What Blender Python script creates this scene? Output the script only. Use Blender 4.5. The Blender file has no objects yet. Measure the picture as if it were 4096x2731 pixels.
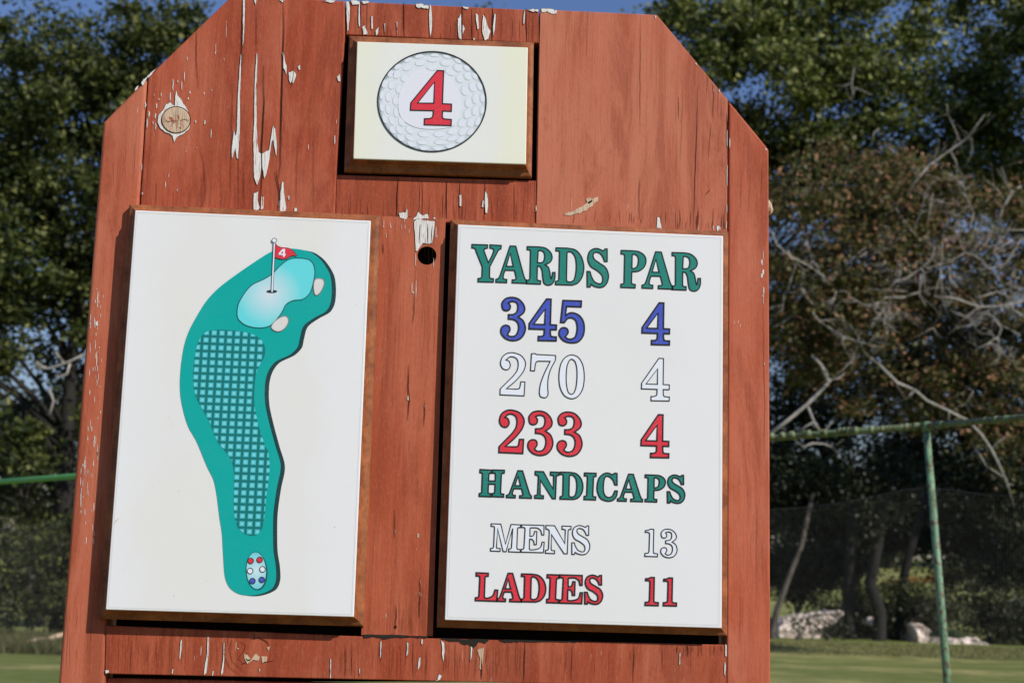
import bpy, math, random
import numpy as np
from mathutils import Matrix, Vector
from mathutils.geometry import tessellate_polygon
random.seed(7); rng = np.random.default_rng(11)
S = bpy.context.scene; COL = S.collection

# ------------------------------------------------------------------ camera geometry
F = 5600.0; CX, CY = 2048.0, 1365.5          # focal length in photo pixels
DIST, EYE = 2.3, 1.55
def rotm():
    p, r, y = [math.radians(a) for a in (-9.566, 1.594, -2.558)]
    Bm = np.diag([1., -1., -1.])
    Y = np.array([[math.cos(y), 0, math.sin(y)], [0, 1, 0], [-math.sin(y), 0, math.cos(y)]])
    P = np.array([[1, 0, 0], [0, math.cos(p), -math.sin(p)], [0, math.sin(p), math.cos(p)]])
    R = np.array([[math.cos(r), -math.sin(r), 0], [math.sin(r), math.cos(r), 0], [0, 0, 1]])
    return R @ P @ Y @ Bm
RB = rotm()
def ray(px, py):                             # direction in sign axes (right, up, out of the board)
    return RB.T @ np.array([(px - CX) / F, (py - CY) / F, 1.0])
def uv(px, py, w=0.0):                       # point of the photo -> place on the board
    b = ray(px, py); k = (DIST - w) / (-b[2]); return (b[0] * k, b[1] * k)
def at(px, py, Y):
    b = ray(px, py); k = Y / (-b[2]); return Vector((b[0] * k, Y, EYE + b[1] * k))
def at_z(px, py, z):
    b = ray(px, py); k = (z - EYE) / b[1]; return Vector((b[0] * k, -b[2] * k, z))

# ------------------------------------------------------------------ helpers
def tag(o, label=None, cat=None, group=None, kind=None):
    if label: o['label'] = label
    if cat: o['category'] = cat
    if group: o['group'] = group
    if kind: o['kind'] = kind
    return o
def empty(name, loc):
    o = bpy.data.objects.new(name, None); o.location = loc; o.empty_display_size = .2
    COL.objects.link(o); return o
def link(name, me, parent=None, loc=None):
    o = bpy.data.objects.new(name, me); COL.objects.link(o)
    if parent is not None: o.parent = parent
    if loc is not None: o.location = loc
    return o
class MB:
    def __init__(s): s.v = []; s.f = []; s.m = []
    def face(s, pts, mi=0):
        n = len(s.v); s.v += [tuple(p) for p in pts]; s.f.append(tuple(range(n, n + len(pts)))); s.m.append(mi)
    def tube(s, pts, rad, n=8, mi=0, cap=True):
        pts = [Vector(p) for p in pts]; k = len(pts); b0 = len(s.v)
        if not hasattr(rad, '__len__'): rad = [rad] * k
        prev = None
        for i, p in enumerate(pts):
            d = (pts[min(i + 1, k - 1)] - pts[max(i - 1, 0)]).normalized()
            a = prev if prev is not None else (Vector((0, 0, 1)) if abs(d.z) < .9 else Vector((1, 0, 0)))
            x = (a - d * a.dot(d)).normalized(); prev = x; y = d.cross(x)
            for j in range(n):
                t = 2 * math.pi * j / n
                s.v.append(tuple(p + (x * math.cos(t) + y * math.sin(t)) * rad[i]))
        for i in range(k - 1):
            for j in range(n):
                s.f.append((b0 + i * n + j, b0 + i * n + (j + 1) % n, b0 + (i + 1) * n + (j + 1) % n, b0 + (i + 1) * n + j)); s.m.append(mi)
        if cap:
            s.f.append(tuple(b0 + j for j in reversed(range(n)))); s.m.append(mi)
            s.f.append(tuple(b0 + (k - 1) * n + j for j in range(n))); s.m.append(mi)
    def build(s, name, mats, parent=None, loc=None, smooth=False):
        me = bpy.data.meshes.new(name); me.from_pydata(s.v, [], s.f)
        for m in (mats if isinstance(mats, (list, tuple)) else [mats]): me.materials.append(m)
        me.polygons.foreach_set('material_index', s.m)
        if smooth: me.polygons.foreach_set('use_smooth', [True] * len(s.f))
        me.update(); return link(name, me, parent, loc)

# ------------------------------------------------------------------ materials
def newmat(name):
    m = bpy.data.materials.new(name); m.use_nodes = True
    nt = m.node_tree; b = nt.nodes['Principled BSDF']; return m, nt, b
def plain(name, col, rough=.5, spec=.5):
    m, nt, b = newmat(name); b.inputs['Base Color'].default_value = (*col, 1)
    b.inputs['Roughness'].default_value = rough; b.inputs['Specular IOR Level'].default_value = spec; return m
def N(nt, t, **kw):
    n = nt.nodes.new(t)
    for k, v in kw.items():
        if k.startswith('_'): setattr(n, k[1:], v)
        else: n.inputs[k.replace('__', ' ')].default_value = v
    return n
def mapping(nt, scale, loc=(0, 0, 0)):
    tc = nt.nodes.new('ShaderNodeTexCoord'); mp = nt.nodes.new('ShaderNodeMapping')
    mp.inputs['Scale'].default_value = scale; mp.inputs['Location'].default_value = loc
    nt.links.new(tc.outputs['Object'], mp.inputs['Vector']); return mp.outputs['Vector']
def ramp(nt, src, stops, interp='LINEAR'):
    r = nt.nodes.new('ShaderNodeValToRGB'); r.color_ramp.interpolation = interp
    els = r.color_ramp.elements
    while len(els) < len(stops): els.new(.5)
    for e, (p, c) in zip(els, stops):
        e.position = p; e.color = (*c, 1) if hasattr(c, '__len__') else (c, c, c, 1)
    nt.links.new(src, r.inputs['Fac']); return r.outputs['Color']
def mix(nt, fac, a, b, mode='MIX'):
    n = nt.nodes.new('ShaderNodeMix'); n.data_type = 'RGBA'; n.blend_type = mode
    for sock, v in ((n.inputs[0], fac), (n.inputs[6], a), (n.inputs[7], b)):
        if hasattr(v, 'is_output'): nt.links.new(v, sock)
        elif hasattr(v, '__len__'): sock.default_value = (*v, 1)
        else: sock.default_value = v
    return n.outputs[2]
def noise(nt, vec, scale, detail=4, rough=.6, dist=0):
    n = N(nt, 'ShaderNodeTexNoise', Scale=scale, Detail=detail, Roughness=rough, Distortion=dist)
    nt.links.new(vec, n.inputs['Vector']); return n.outputs['Fac']
def bump(nt, b, h, strength=.3, dist=.002):
    n = N(nt, 'ShaderNodeBump', Strength=strength, Distance=dist)
    nt.links.new(h, n.inputs['Height']); nt.links.new(n.outputs['Normal'], b.inputs['Normal'])
def red_wood(name, seed, dark=(.33, .052, .024), mid=(.47, .088, .043), pale=(.58, .128, .07), fade=.5, flecks=.5, grain=1.0):
    """sun-faded red-brown paint over vertical grain; board axes are x right, y depth, z up"""
    m, nt, b = newmat(name); o = (seed * 3.1, seed, seed * 1.7)
    fine = noise(nt, mapping(nt, (230 * grain, 40, 5.5), o), 1.0, 5, .65)
    band = noise(nt, mapping(nt, (38, 8, 1.2), o), 1.0, 3, .6, .6)
    blot = noise(nt, mapping(nt, (7, 4, 3.0), o), 1.0, 5, .62, .5)
    spk = noise(nt, mapping(nt, (260, 60, 110), o), 1.0, 3, .7)
    c = mix(nt, ramp(nt, band, [(.30, 0), (.66, 1)]), dark, mid)
    c = mix(nt, ramp(nt, blot, [(.62 - .35 * fade, 0), (.98 - .35 * fade, 1)]), c, pale)
    run = noise(nt, mapping(nt, (16, 8, 2.2), (seed*7, 2, seed*4)), 1.0, 5, .7, 1.2)
    c = mix(nt, ramp(nt, run, [(.40, .55), (.52, 0)]), c, tuple(x*.72 for x in dark))
    c = mix(nt, ramp(nt, run, [(.56, 0), (.70, .5)]), c, (.56, .19, .115))
    c = mix(nt, ramp(nt, fine, [(.36, .22), (.46, 0)]), c, (.21, .035, .018))
    c = mix(nt, ramp(nt, spk, [(.52, 0), (.72, .28)]), c, (.60, .19, .12))
    c = mix(nt, ramp(nt, spk, [(.30, .22), (.42, 0)]), c, (.24, .036, .018))
    # hairline checks where the grain has opened
    chk = noise(nt, mapping(nt, (260, 20, 1.6), (seed * 5, 0, seed)), 1.0, 2, .5)
    cm = ramp(nt, chk, [(.255, 1), (.275, 0)])
    c = mix(nt, cm, c, (.10, .022, .014))
    fl = noise(nt, mapping(nt, (300, 30, 20), (seed * 2, 3, seed)), 1.0, 1, .5)
    fz = noise(nt, mapping(nt, (9, 9, 4), (seed, 9, 2)), 1.0, 2, .5)
    fm = mix(nt, 1.0, ramp(nt, fl, [(.765 - .03 * flecks, 0), (.79 - .03 * flecks, 1)]), ramp(nt, fz, [(.50, 0), (.60, 1)]), 'MULTIPLY')
    c = mix(nt, fm, c, (.62, .56, .50))
    nt.links.new(c, b.inputs['Base Color']); b.inputs['Roughness'].default_value = .62
    b.inputs['Specular IOR Level'].default_value = .15
    hh = mix(nt, .5, fine, spk); hh = mix(nt, cm, hh, (0, 0, 0))
    bump(nt, b, hh, .55, .0016); return m
M = {}
M['stile'] = red_wood('stile_paint', 1, dark=(0.383, 0.080, 0.036), mid=(0.505, 0.134, 0.070), pale=(0.545, 0.182, 0.106), fade=.65, flecks=.75, grain=1.3)
M['stile2'] = red_wood('stile_paint_b', 5, dark=(0.404, 0.083, 0.038), mid=(0.514, 0.128, 0.065), pale=(0.556, 0.177, 0.101), fade=.65, flecks=.0, grain=1.3)
M['plankL'] = red_wood('plank_paint', 2, dark=(0.333, 0.060, 0.026), mid=(0.444, 0.098, 0.047), pale=(0.525, 0.161, 0.091), fade=.42, flecks=.6)
M['plankC'] = red_wood('plank_paint_c', 3, dark=(0.313, 0.060, 0.026), mid=(0.434, 0.098, 0.046), pale=(0.514, 0.150, 0.086), fade=.35, flecks=1)
M['plankR'] = red_wood('plank_paint_r', 4, dark=(0.424, 0.094, 0.046), mid=(0.505, 0.139, 0.074), pale=(0.535, 0.187, 0.110), fade=.9, flecks=0)
M['batten'] = red_wood('batten_paint', 6, dark=(0.373, 0.075, 0.032), mid=(0.484, 0.118, 0.055), pale=(0.535, 0.161, 0.086), fade=.55, flecks=.4, grain=1.5)
M['rail'] = red_wood('rail_paint', 8, dark=(0.333, 0.060, 0.026), mid=(0.434, 0.102, 0.048), pale=(0.514, 0.161, 0.091), fade=.5, flecks=1)
def brown_wood(name, a, bb, seed):
    m, nt, b = newmat(name)
    f = noise(nt, mapping(nt, (30, 30, 30), (seed, 0, 0)), 1.0, 5, .7)
    g = noise(nt, mapping(nt, (260, 60, 60), (0, seed, 0)), 1.0, 3, .6)
    c = mix(nt, ramp(nt, f, [(.35, 0), (.65, 1)]), a, bb)
    c = mix(nt, ramp(nt, g, [(.34, .45), (.45, 0)]), c, (.12, .035, .014))
    w = noise(nt, mapping(nt, (110, 110, 110), (seed, 4, 0)), 1.0, 4, .7); w2 = noise(nt, mapping(nt, (9, 9, 9), (4, seed, 0)), 1.0, 3, .6)
    w3 = N(nt, 'ShaderNodeMath', _operation='MULTIPLY_ADD'); nt.links.new(w2, w3.inputs[0]); w3.inputs[1].default_value = .8; nt.links.new(w, w3.inputs[2])
    c = mix(nt, ramp(nt, w3.outputs[0], [(1.04, 0), (1.06, .85)]), c, (.66, .58, .50))
    nt.links.new(c, b.inputs['Base Color']); b.inputs['Roughness'].default_value = .5
    b.inputs['Specular IOR Level'].default_value = .3
    bump(nt, b, f, .5, .002); return m
M['mould'] = brown_wood('stained_moulding', (.17, .050, .019), (.37, .125, .045), 2)
def panel_white(name, a, bb, edge, rect):
    """laminate that has yellowed unevenly; rect = u0,u1,v0,v1 of the sheet"""
    m, nt, b = newmat(name)
    f = noise(nt, mapping(nt, (5, 5, 4), (3, 1, 0)), 1.0, 3, .5)
    c = mix(nt, ramp(nt, f, [(.35, 0), (.65, 1)]), a, bb)
    sx = nt.nodes.new('ShaderNodeSeparateXYZ'); nt.links.new(mapping(nt, (1, 1, 1)), sx.inputs[0])
    u0, u1 = rect
    mr = N(nt, 'ShaderNodeMapRange'); nt.links.new(sx.outputs[0], mr.inputs[0])
    mr.inputs[1].default_value = u0; mr.inputs[2].default_value = u1
    nz = noise(nt, mapping(nt, (6, 6, 9)), 1.0, 2, .5)
    ad = N(nt, 'ShaderNodeMath', _operation='MULTIPLY_ADD'); nt.links.new(nz, ad.inputs[0]); ad.inputs[1].default_value = .24
    nt.links.new(mr.outputs[0], ad.inputs[2])
    e = ramp(nt, ad.outputs[0], [(.12, 1), (.34, 0), (.88, 0), (1.0, 1)])
    c = mix(nt, e, c, edge)
    sp = noise(nt, mapping(nt, (160, 160, 160)), 1.0, 2, .5)
    c = mix(nt, ramp(nt, sp, [(.765, 0), (.79, .7)]), c, (.35, .30, .22))
    nt.links.new(c, b.inputs['Base Color']); b.inputs['Roughness'].default_value = .42
    b.inputs['Specular IOR Level'].default_value = .35
    bump(nt, b, noise(nt, mapping(nt, (9, 9, 9)), 1.0, 4, .5), .12, .004); return m
def ink(name, col, wear=.35):
    m, nt, b = newmat(name)
    f = noise(nt, mapping(nt, (420, 420, 700)), 1.0, 3, .6)
    g = noise(nt, mapping(nt, (14, 14, 14)), 1.0, 3, .6)
    w = mix(nt, 1.0, ramp(nt, f, [(.55, 0), (.72, 1)]), ramp(nt, g, [(.42, .15), (.7, 1)]), 'MULTIPLY')
    fac = N(nt, 'ShaderNodeMath', _operation='MULTIPLY'); nt.links.new(w, fac.inputs[0]); fac.inputs[1].default_value = wear
    c = mix(nt, fac.outputs[0], col, (.62, .62, .62)); nt.links.new(c, b.inputs['Base Color'])
    b.inputs['Roughness'].default_value = .4; b.inputs['Specular IOR Level'].default_value = .35; return m
M['green'] = ink('green_ink', (.014, .225, .18)); M['blue'] = ink('blue_ink', (.055, .09, .50))
M['red'] = ink('red_ink', (.72, .035, .055)); M['black'] = ink('black_ink', (.018, .016, .018), .2)
M['white_ink'] = ink('white_ink', (.80, .84, .92), 0)
M['teal'] = ink('teal_ink', (.0, .39, .36), .2); M['dteal'] = ink('dark_teal_ink', (.012, .05, .055), .35)
M['lineteal'] = ink('teal_line_ink', (.01, .11, .11), .1); M['hair'] = plain('hairline_crease', (.69, .685, .67), .5)
M['grey1'] = ink('ball_grey', (.60, .67, .72), .1); M['grey2'] = ink('ball_grey_light', (.73, .78, .83), .1)
M['grey3'] = ink('ball_white', (.78, .79, .87), .05); M['grey4'] = ink('dimple_line', (.64, .70, .75), .1)
M['grey5'] = ink('ball_rim_grey', (.36, .42, .45), .1); M['dimple'] = ink('dimple_white', (.76, .80, .88), .05)
M['bunkerline'] = ink('bunker_line', (.30, .22, .20), .1); M['bunker'] = ink('bunker_white', (.72, .71, .70), .05)
M['crack'] = plain('crack_and_chip_shade', (.05, .016, .010), .9, .1)  # flat near-black for cracks and for painted shade beside chips
def bare_paint(name, a, b2, left=(.43, .09, .048), grey=(.30, .27, .24)):
    m, nt, b = newmat(name)
    f = noise(nt, mapping(nt, (420, 60, 30)), 1.0, 4, .7)
    c = mix(nt, ramp(nt, f, [(.36, 0), (.52, 1)]), b2, a)
    g = noise(nt, mapping(nt, (520, 60, 22), (4, 2, 7)), 1.0, 3, .6); h = noise(nt, mapping(nt, (60, 60, 40), (1, 2, 3)), 1.0, 2, .5)
    gh = N(nt, 'ShaderNodeMath', _operation='MULTIPLY_ADD'); nt.links.new(h, gh.inputs[0]); gh.inputs[1].default_value = .5; nt.links.new(g, gh.inputs[2])
    c = mix(nt, ramp(nt, gh.outputs[0], [(.88, 0), (.92, 1)]), c, left)
    c = mix(nt, ramp(nt, gh.outputs[0], [(.56, .8), (.61, 0)]), c, grey); nt.links.new(c, b.inputs['Base Color'])
    b.inputs['Roughness'].default_value = .8; bump(nt, b, f, .6, .002); return m
M['primer'] = bare_paint('old_white_primer', (.78, .76, .73), (.58, .53, .48))
M['knot'] = bare_paint('bare_knot_wood', (.64, .48, .33), (.40, .25, .15))
M['darkwood'] = plain('weathered_dark_wood', (.014, .008, .006), .95, .05)

# ------------------------------------------------------------------ outlines
def spline(txt, step=5):
    """'x,y' = corner, '~x,y' = smooth point; closed outline sampled as a polyline"""
    P = []
    for w in txt.split():
        s = w[0] == '~'; x, y = w.lstrip('~').split(','); P.append((float(x), float(y), s))
    n = len(P); out = []
    for i in range(n):
        p0, p1, p2, p3 = P[(i - 1) % n], P[i], P[(i + 1) % n], P[(i + 2) % n]
        out.append(p1[:2])
        if not (p1[2] or p2[2]): continue
        t1 = ((p2[0] - p0[0]) / 2, (p2[1] - p0[1]) / 2) if p1[2] else (p2[0] - p1[0], p2[1] - p1[1])
        t2 = ((p3[0] - p1[0]) / 2, (p3[1] - p1[1]) / 2) if p2[2] else (p2[0] - p1[0], p2[1] - p1[1])
        d = math.hypot(p2[0] - p1[0], p2[1] - p1[1]); L = max(math.hypot(*t1), math.hypot(*t2), 1e-6)
        if L > d: t1 = (t1[0] * d / L, t1[1] * d / L); t2 = (t2[0] * d / L, t2[1] * d / L)
        for k in range(1, step):
            t = k / step; a = 2*t**3 - 3*t**2 + 1; b = t**3 - 2*t**2 + t; c = -2*t**3 + 3*t**2; e = t**3 - t**2
            out.append((a*p1[0] + b*t1[0] + c*p2[0] + e*t2[0], a*p1[1] + b*t1[1] + c*p2[1] + e*t2[1]))
    return out
CROPS = {'A': (1860, 950, 640/2230), 'B': (2300, 950, 600/2091), 'C': (1940, 1380, 800/2352), 'D': (1880, 1850, 900/2352),
         'T': (1350, 120, 850/2221), 'K1': (0, 0, 1/1.68), 'K2': (1300, 0, 1/1.68), 'K3': (2696, 0, 1/1.68), 'K4': (0, 900, 1/1.68),
         'K5': (1300, 800, 1/1.68), 'K6': (2696, 900, 1/1.68), 'M2': (0, 1798, 1/1.68), 'MB': (1300, 1798, 1/1.68), 'K9': (2696, 1798, 1/1.68),
         'M3': (700, 900, 700/2350), 'Z': (800, 2100, 400/2091), 'S': (0, 0, 1.0), 'Q': (3080, 2150, 1016/2352)}
def px(crop, x, y):
    ox, oy, s = CROPS[crop]; return ox + x * s, oy + y * s
def buv(crop, pts, w): return [uv(*px(crop, x, y), w) for x, y in pts]
def fill(mb, loops, w, mi=0):                 # loops in board u,v ; the first is the outline, others holes
    L3 = [[Vector((a, b, 0)) for a, b in lp] for lp in loops]; flat = [p for lp in loops for p in lp]
    base = len(mb.v); mb.v += [(a, -w, b) for a, b in flat]
    for t in tessellate_polygon(L3):
        a, b, c = [flat[i] for i in t]
        cr = (b[0]-a[0])*(c[1]-a[1]) - (b[1]-a[1])*(c[0]-a[0])
        t = t if cr > 0 else t[::-1]
        mb.f.append(tuple(base + i for i in t)); mb.m.append(mi)
def stroke(mb, pts, width, w, mi=0, closed=True, taper=False):
    q = [pts[0]]
    for p in pts[1:]:
        if math.hypot(p[0]-q[-1][0], p[1]-q[-1][1]) > 1e-5: q.append(p)
    if closed and math.hypot(q[0][0]-q[-1][0], q[0][1]-q[-1][1]) < 1e-5: q.pop()
    n = len(q); L = []; Rr = []
    for i in range(n):
        a = q[(i-1) % n] if (closed or i > 0) else q[i]; c = q[(i+1) % n] if (closed or i < n-1) else q[i]; p = q[i]
        def nrm(s, e):
            dx, dy = e[0]-s[0], e[1]-s[1]; l = math.hypot(dx, dy)
            return (-dy/l, dx/l) if l > 1e-9 else None
        n1 = nrm(a, p); n2 = nrm(p, c); n1 = n1 or n2; n2 = n2 or n1
        mx, my = n1[0]+n2[0], n1[1]+n2[1]; l = math.hypot(mx, my)
        if l < .3: mx, my, l = n1[0], n1[1], 1
        mx, my = mx/l, my/l; k = 1/max(.55, mx*n1[0]+my*n1[1]); h = width/2*k
        if taper: h *= max(.12, math.sin(math.pi*(i+.3)/(n-.4)))**.6
        L.append((p[0]+mx*h, p[1]+my*h)); Rr.append((p[0]-mx*h, p[1]-my*h))
    for i in range(n if closed else n-1):
        j = (i+1) % n
        mb.face([(x, -w, z) for x, z in (Rr[i], Rr[j], L[j], L[i])], mi)
PXM = DIST / F                               # metres per photo pixel on the board

# ------------------------------------------------------------------ lettering traced from the sign
G = {
'Y': ('A', ["99,97 315,104 312,150 ~285,155 ~265,168 ~270,200 327,355 ~385,235 ~402,178 ~385,155 350,148 350,103 505,112 502,158 ~475,170 ~450,208 345,410 342,540 ~347,562 ~362,571 396,574 395,623 183,618 184,570 ~215,568 ~236,545 ~238,520 241,408 157,200 ~145,162 ~128,150 97,145"]),
'A': ('A', ["630,118 708,122 820,535 ~838,578 858,596 858,640 658,632 660,590 ~690,590 ~713,578 ~712,550 690,460 560,456 ~538,515 ~532,555 ~545,580 582,585 580,630 432,624 433,583 ~468,568 ~492,525", "633,218 674,404 575,401"]),
'R': ('A', ["868,127 1030,131 ~1120,148 ~1190,205 ~1215,275 ~1190,340 1115,382 ~1160,412 ~1182,480 ~1190,545 ~1200,575 ~1212,555 1222,487 1255,487 ~1252,570 ~1222,640 ~1165,665 ~1105,640 ~1085,560 ~1075,465 ~1050,408 1010,397 1005,570 ~1010,592 ~1028,600 1053,602 1052,650 858,643 858,597 ~890,590 ~905,570 906,540 914,205 ~910,182 ~895,172 868,170", "1020,205 ~1024,184 ~1060,182 ~1100,208 ~1112,265 ~1097,330 ~1060,352 1010,350"]),
'D': ('A', ["1270,144 1430,149 ~1540,175 ~1620,265 ~1656,400 ~1640,530 ~1580,628 1500,663 1262,657 1264,610 ~1290,605 ~1308,583 1310,550 1318,215 ~1313,192 ~1298,188 1268,186", "1422,225 ~1440,199 ~1490,208 ~1535,270 ~1552,380 ~1545,500 ~1520,590 ~1465,620 ~1420,605 1415,560"]),
'S': ('A', ["1982,160 1982,335 1945,335 ~1925,280 ~1890,228 ~1840,206 ~1800,215 ~1785,260 ~1810,310 ~1880,360 ~1960,420 ~2000,520 ~1985,620 ~1940,680 ~1875,697 ~1800,680 1755,650 1745,690 1703,688 1702,472 1742,474 ~1762,540 ~1800,610 ~1860,643 ~1905,635 ~1922,580 ~1905,520 ~1840,460 ~1750,400 ~1712,300 ~1735,200 ~1790,160 ~1850,155 1930,188 1950,160"]),
'P': ('B', ["645,180 790,185 ~890,198 ~965,250 ~990,325 ~965,410 ~900,463 840,477 793,475 787,620 ~795,645 ~815,652 840,655 838,703 640,695 641,650 ~665,648 ~683,632 685,605 693,265 ~690,245 ~678,233 643,228", "797,260 ~802,237 ~835,235 ~875,265 ~885,330 ~870,395 ~835,427 793,432"]),
'3': ('A', ["~515,930 ~530,888 ~572,850 ~650,834 ~740,855 ~808,920 ~833,990 ~815,1050 740,1107 ~810,1160 ~842,1260 ~820,1350 ~760,1415 ~665,1437 ~570,1410 ~512,1350 ~500,1295 ~520,1242 ~570,1222 ~615,1240 ~626,1290 590,1350 ~620,1375 ~660,1380 ~710,1360 ~742,1300 ~748,1235 ~728,1178 ~680,1145 606,1135 608,1075 ~670,1072 ~720,1040 ~738,970 ~725,915 ~690,895 ~645,893 607,910 ~632,955 ~620,1003 ~575,1020 ~530,1000"]),
'4': ('A', ["1137,857 1200,860 1190,1215 1275,1220 1272,1285 1190,1283 1190,1345 ~1200,1375 ~1225,1383 1272,1385 1270,1440 1022,1435 1024,1377 ~1062,1378 ~1097,1362 1105,1335 1107,1280 893,1273 897,1195", "1119,998 1112,1213 955,1207"]),
'5': ('A', ["1367,877 1622,885 1618,967 1415,960 1403,1090 ~1440,1060 ~1500,1048 ~1590,1085 ~1645,1160 ~1663,1260 ~1645,1370 ~1580,1450 ~1480,1467 ~1380,1440 ~1320,1375 ~1312,1320 ~1335,1270 ~1380,1255 ~1425,1275 ~1437,1325 1397,1383 ~1430,1410 ~1480,1415 ~1540,1380 ~1565,1260 ~1545,1160 ~1490,1120 ~1430,1130 1385,1185 1333,1182"]),
'2': ('C', ["~183,215 ~205,140 ~260,98 ~330,90 ~420,120 ~470,185 ~475,245 ~445,320 ~360,420 250,513 375,518 ~403,510 415,480 422,431 470,433 460,596 177,583 180,513 330,365 ~377,300 ~392,230 ~380,170 ~345,142 ~295,138 245,175 ~282,190 ~298,235 ~282,278 ~245,290 ~205,270"]),
'7': ('C', ["548,100 592,100 603,110 830,122 828,180 ~770,290 ~742,400 ~738,500 ~742,570 ~725,610 ~692,618 ~650,600 ~640,550 ~655,450 ~700,330 768,190 625,188 ~602,200 590,240 583,303 536,300"]),
'0': ('C', ["~1020,115 ~1100,148 ~1150,235 ~1168,370 ~1150,510 ~1095,600 ~1018,630 ~935,593 ~885,500 ~870,370 ~890,230 ~940,148", "~1020,165 ~1060,195 ~1080,270 ~1083,380 ~1070,500 ~1045,562 ~1017,578 ~980,555 ~958,460 ~955,360 ~965,250 ~990,185"]),
'H': ('D', ["106,70 226,77 224,108 ~205,110 197,128 195,190 265,190 267,128 ~262,110 236,107 238,75 360,78 358,108 ~335,110 328,130 320,300 ~325,322 353,327 351,357 231,353 233,320 ~252,318 260,300 263,223 193,222 190,300 ~193,318 218,322 217,354 97,350 98,320 ~118,316 124,300 130,125 ~127,108 105,102"]),
'N': ('D', ["683,90 768,93 870,275 875,150 ~873,133 842,128 843,96 932,100 930,130 ~908,132 902,150 893,375 862,374 737,180 733,318 ~738,340 768,344 767,373 677,369 678,340 ~700,338 708,318 716,150 ~707,132 683,125"]),
'I': ('D', ["1198,106 1318,110 1317,142 ~1296,144 1291,160 1284,330 ~1288,352 1314,355 1313,387 1193,383 1194,350 ~1215,348 1221,330 1228,155 ~1224,138 1197,136"]),
'C': ('D', ["1537,112 1538,232 1515,230 ~1495,180 ~1460,147 ~1425,140 ~1405,165 ~1395,230 ~1396,300 ~1415,345 ~1450,363 ~1490,345 1515,293 1540,295 ~1530,350 ~1495,390 ~1440,400 ~1370,375 ~1335,310 ~1330,240 ~1350,160 ~1395,117 ~1440,107 1490,125 1512,108"]),
'M': ('D', ["222,636 323,640 372,850 430,643 530,648 528,675 ~502,678 497,695 490,885 ~497,902 527,905 525,933 405,928 406,898 ~427,897 435,880 447,685 378,928 347,925 290,685 277,875 ~283,892 316,895 315,924 215,920 216,893 ~240,890 248,875 257,685 ~252,665 222,662"]),
'E': ('D', ["541,647 774,654 773,753 752,752 ~738,705 ~700,680 635,678 627,688 627,768 ~655,765 ~670,745 677,716 699,718 694,855 671,853 ~668,825 ~650,800 623,797 620,895 ~628,908 670,908 ~720,895 ~745,868 754,828 776,829 768,938 535,932 537,903 ~558,900 565,885 577,695 ~570,677 540,674"]),
'L': ('D', ["66,1148 192,1153 190,1183 ~165,1185 157,1200 150,1400 ~160,1412 ~190,1412 ~240,1385 262,1327 290,1330 280,1445 57,1437 58,1408 ~85,1405 95,1385 104,1200 ~96,1183 66,1180"]),
'1': ('D', ["1885,693 1921,695 1916,920 ~1922,944 1961,950 1960,980 1828,976 1830,945 ~1860,943 1872,925 1878,745 ~1870,728 1833,724 1835,706 ~1862,704"]),
'f': ('T', ["1045,428 1110,432 1097,775 1192,780 1190,855 1100,850 1095,900 ~1105,930 1130,935 1190,940 1188,1003 908,995 910,932 ~960,930 ~990,918 1000,890 1003,848 763,843 768,765", "1015,548 1008,770 838,768"]),
}
def glyph_loops(ch, w):
    crop, paths = G[ch]; return [buv(crop, spline(p), w) for p in paths]
def placed(ch, w, crop=None, L=None, R=None, T=None, B=None):
    lp = glyph_loops(ch, w)
    if crop is None: return lp
    u0, u1 = min(p[0] for p in lp[0]), max(p[0] for p in lp[0]); v0, v1 = min(p[1] for p in lp[0]), max(p[1] for p in lp[0])
    a0, a1 = uv(*px(crop, *L), w)[0], uv(*px(crop, *R), w)[0]; b1, b0 = uv(*px(crop, *T), w)[1], uv(*px(crop, *B), w)[1]
    return [[(a0 + (x-u0)/(u1-u0)*(a1-a0), b0 + (y-v0)/(v1-v0)*(b1-b0)) for x, y in l] for l in lp]
def word(items, w, mat, parent, label, lw=5.0):
    mb = MB()
    for it in items:
        lp = placed(it, w) if isinstance(it, str) else placed(it[0], w, *it[1:])
        fill(mb, lp, w + .0004, 0)
        for l in lp: stroke(mb, l, lw * PXM, w + .0007, 1)
    o = mb.build('lettering', [mat, M['black']], parent); o['label'] = label; return o

# ------------------------------------------------------------------ the sign
base_v = -EYE
sign = empty('golf_sign', (0, DIST, 0))
tag(sign, 'tall red painted wooden golf sign with clipped top corners and three white plaques', 'golf sign')
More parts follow.
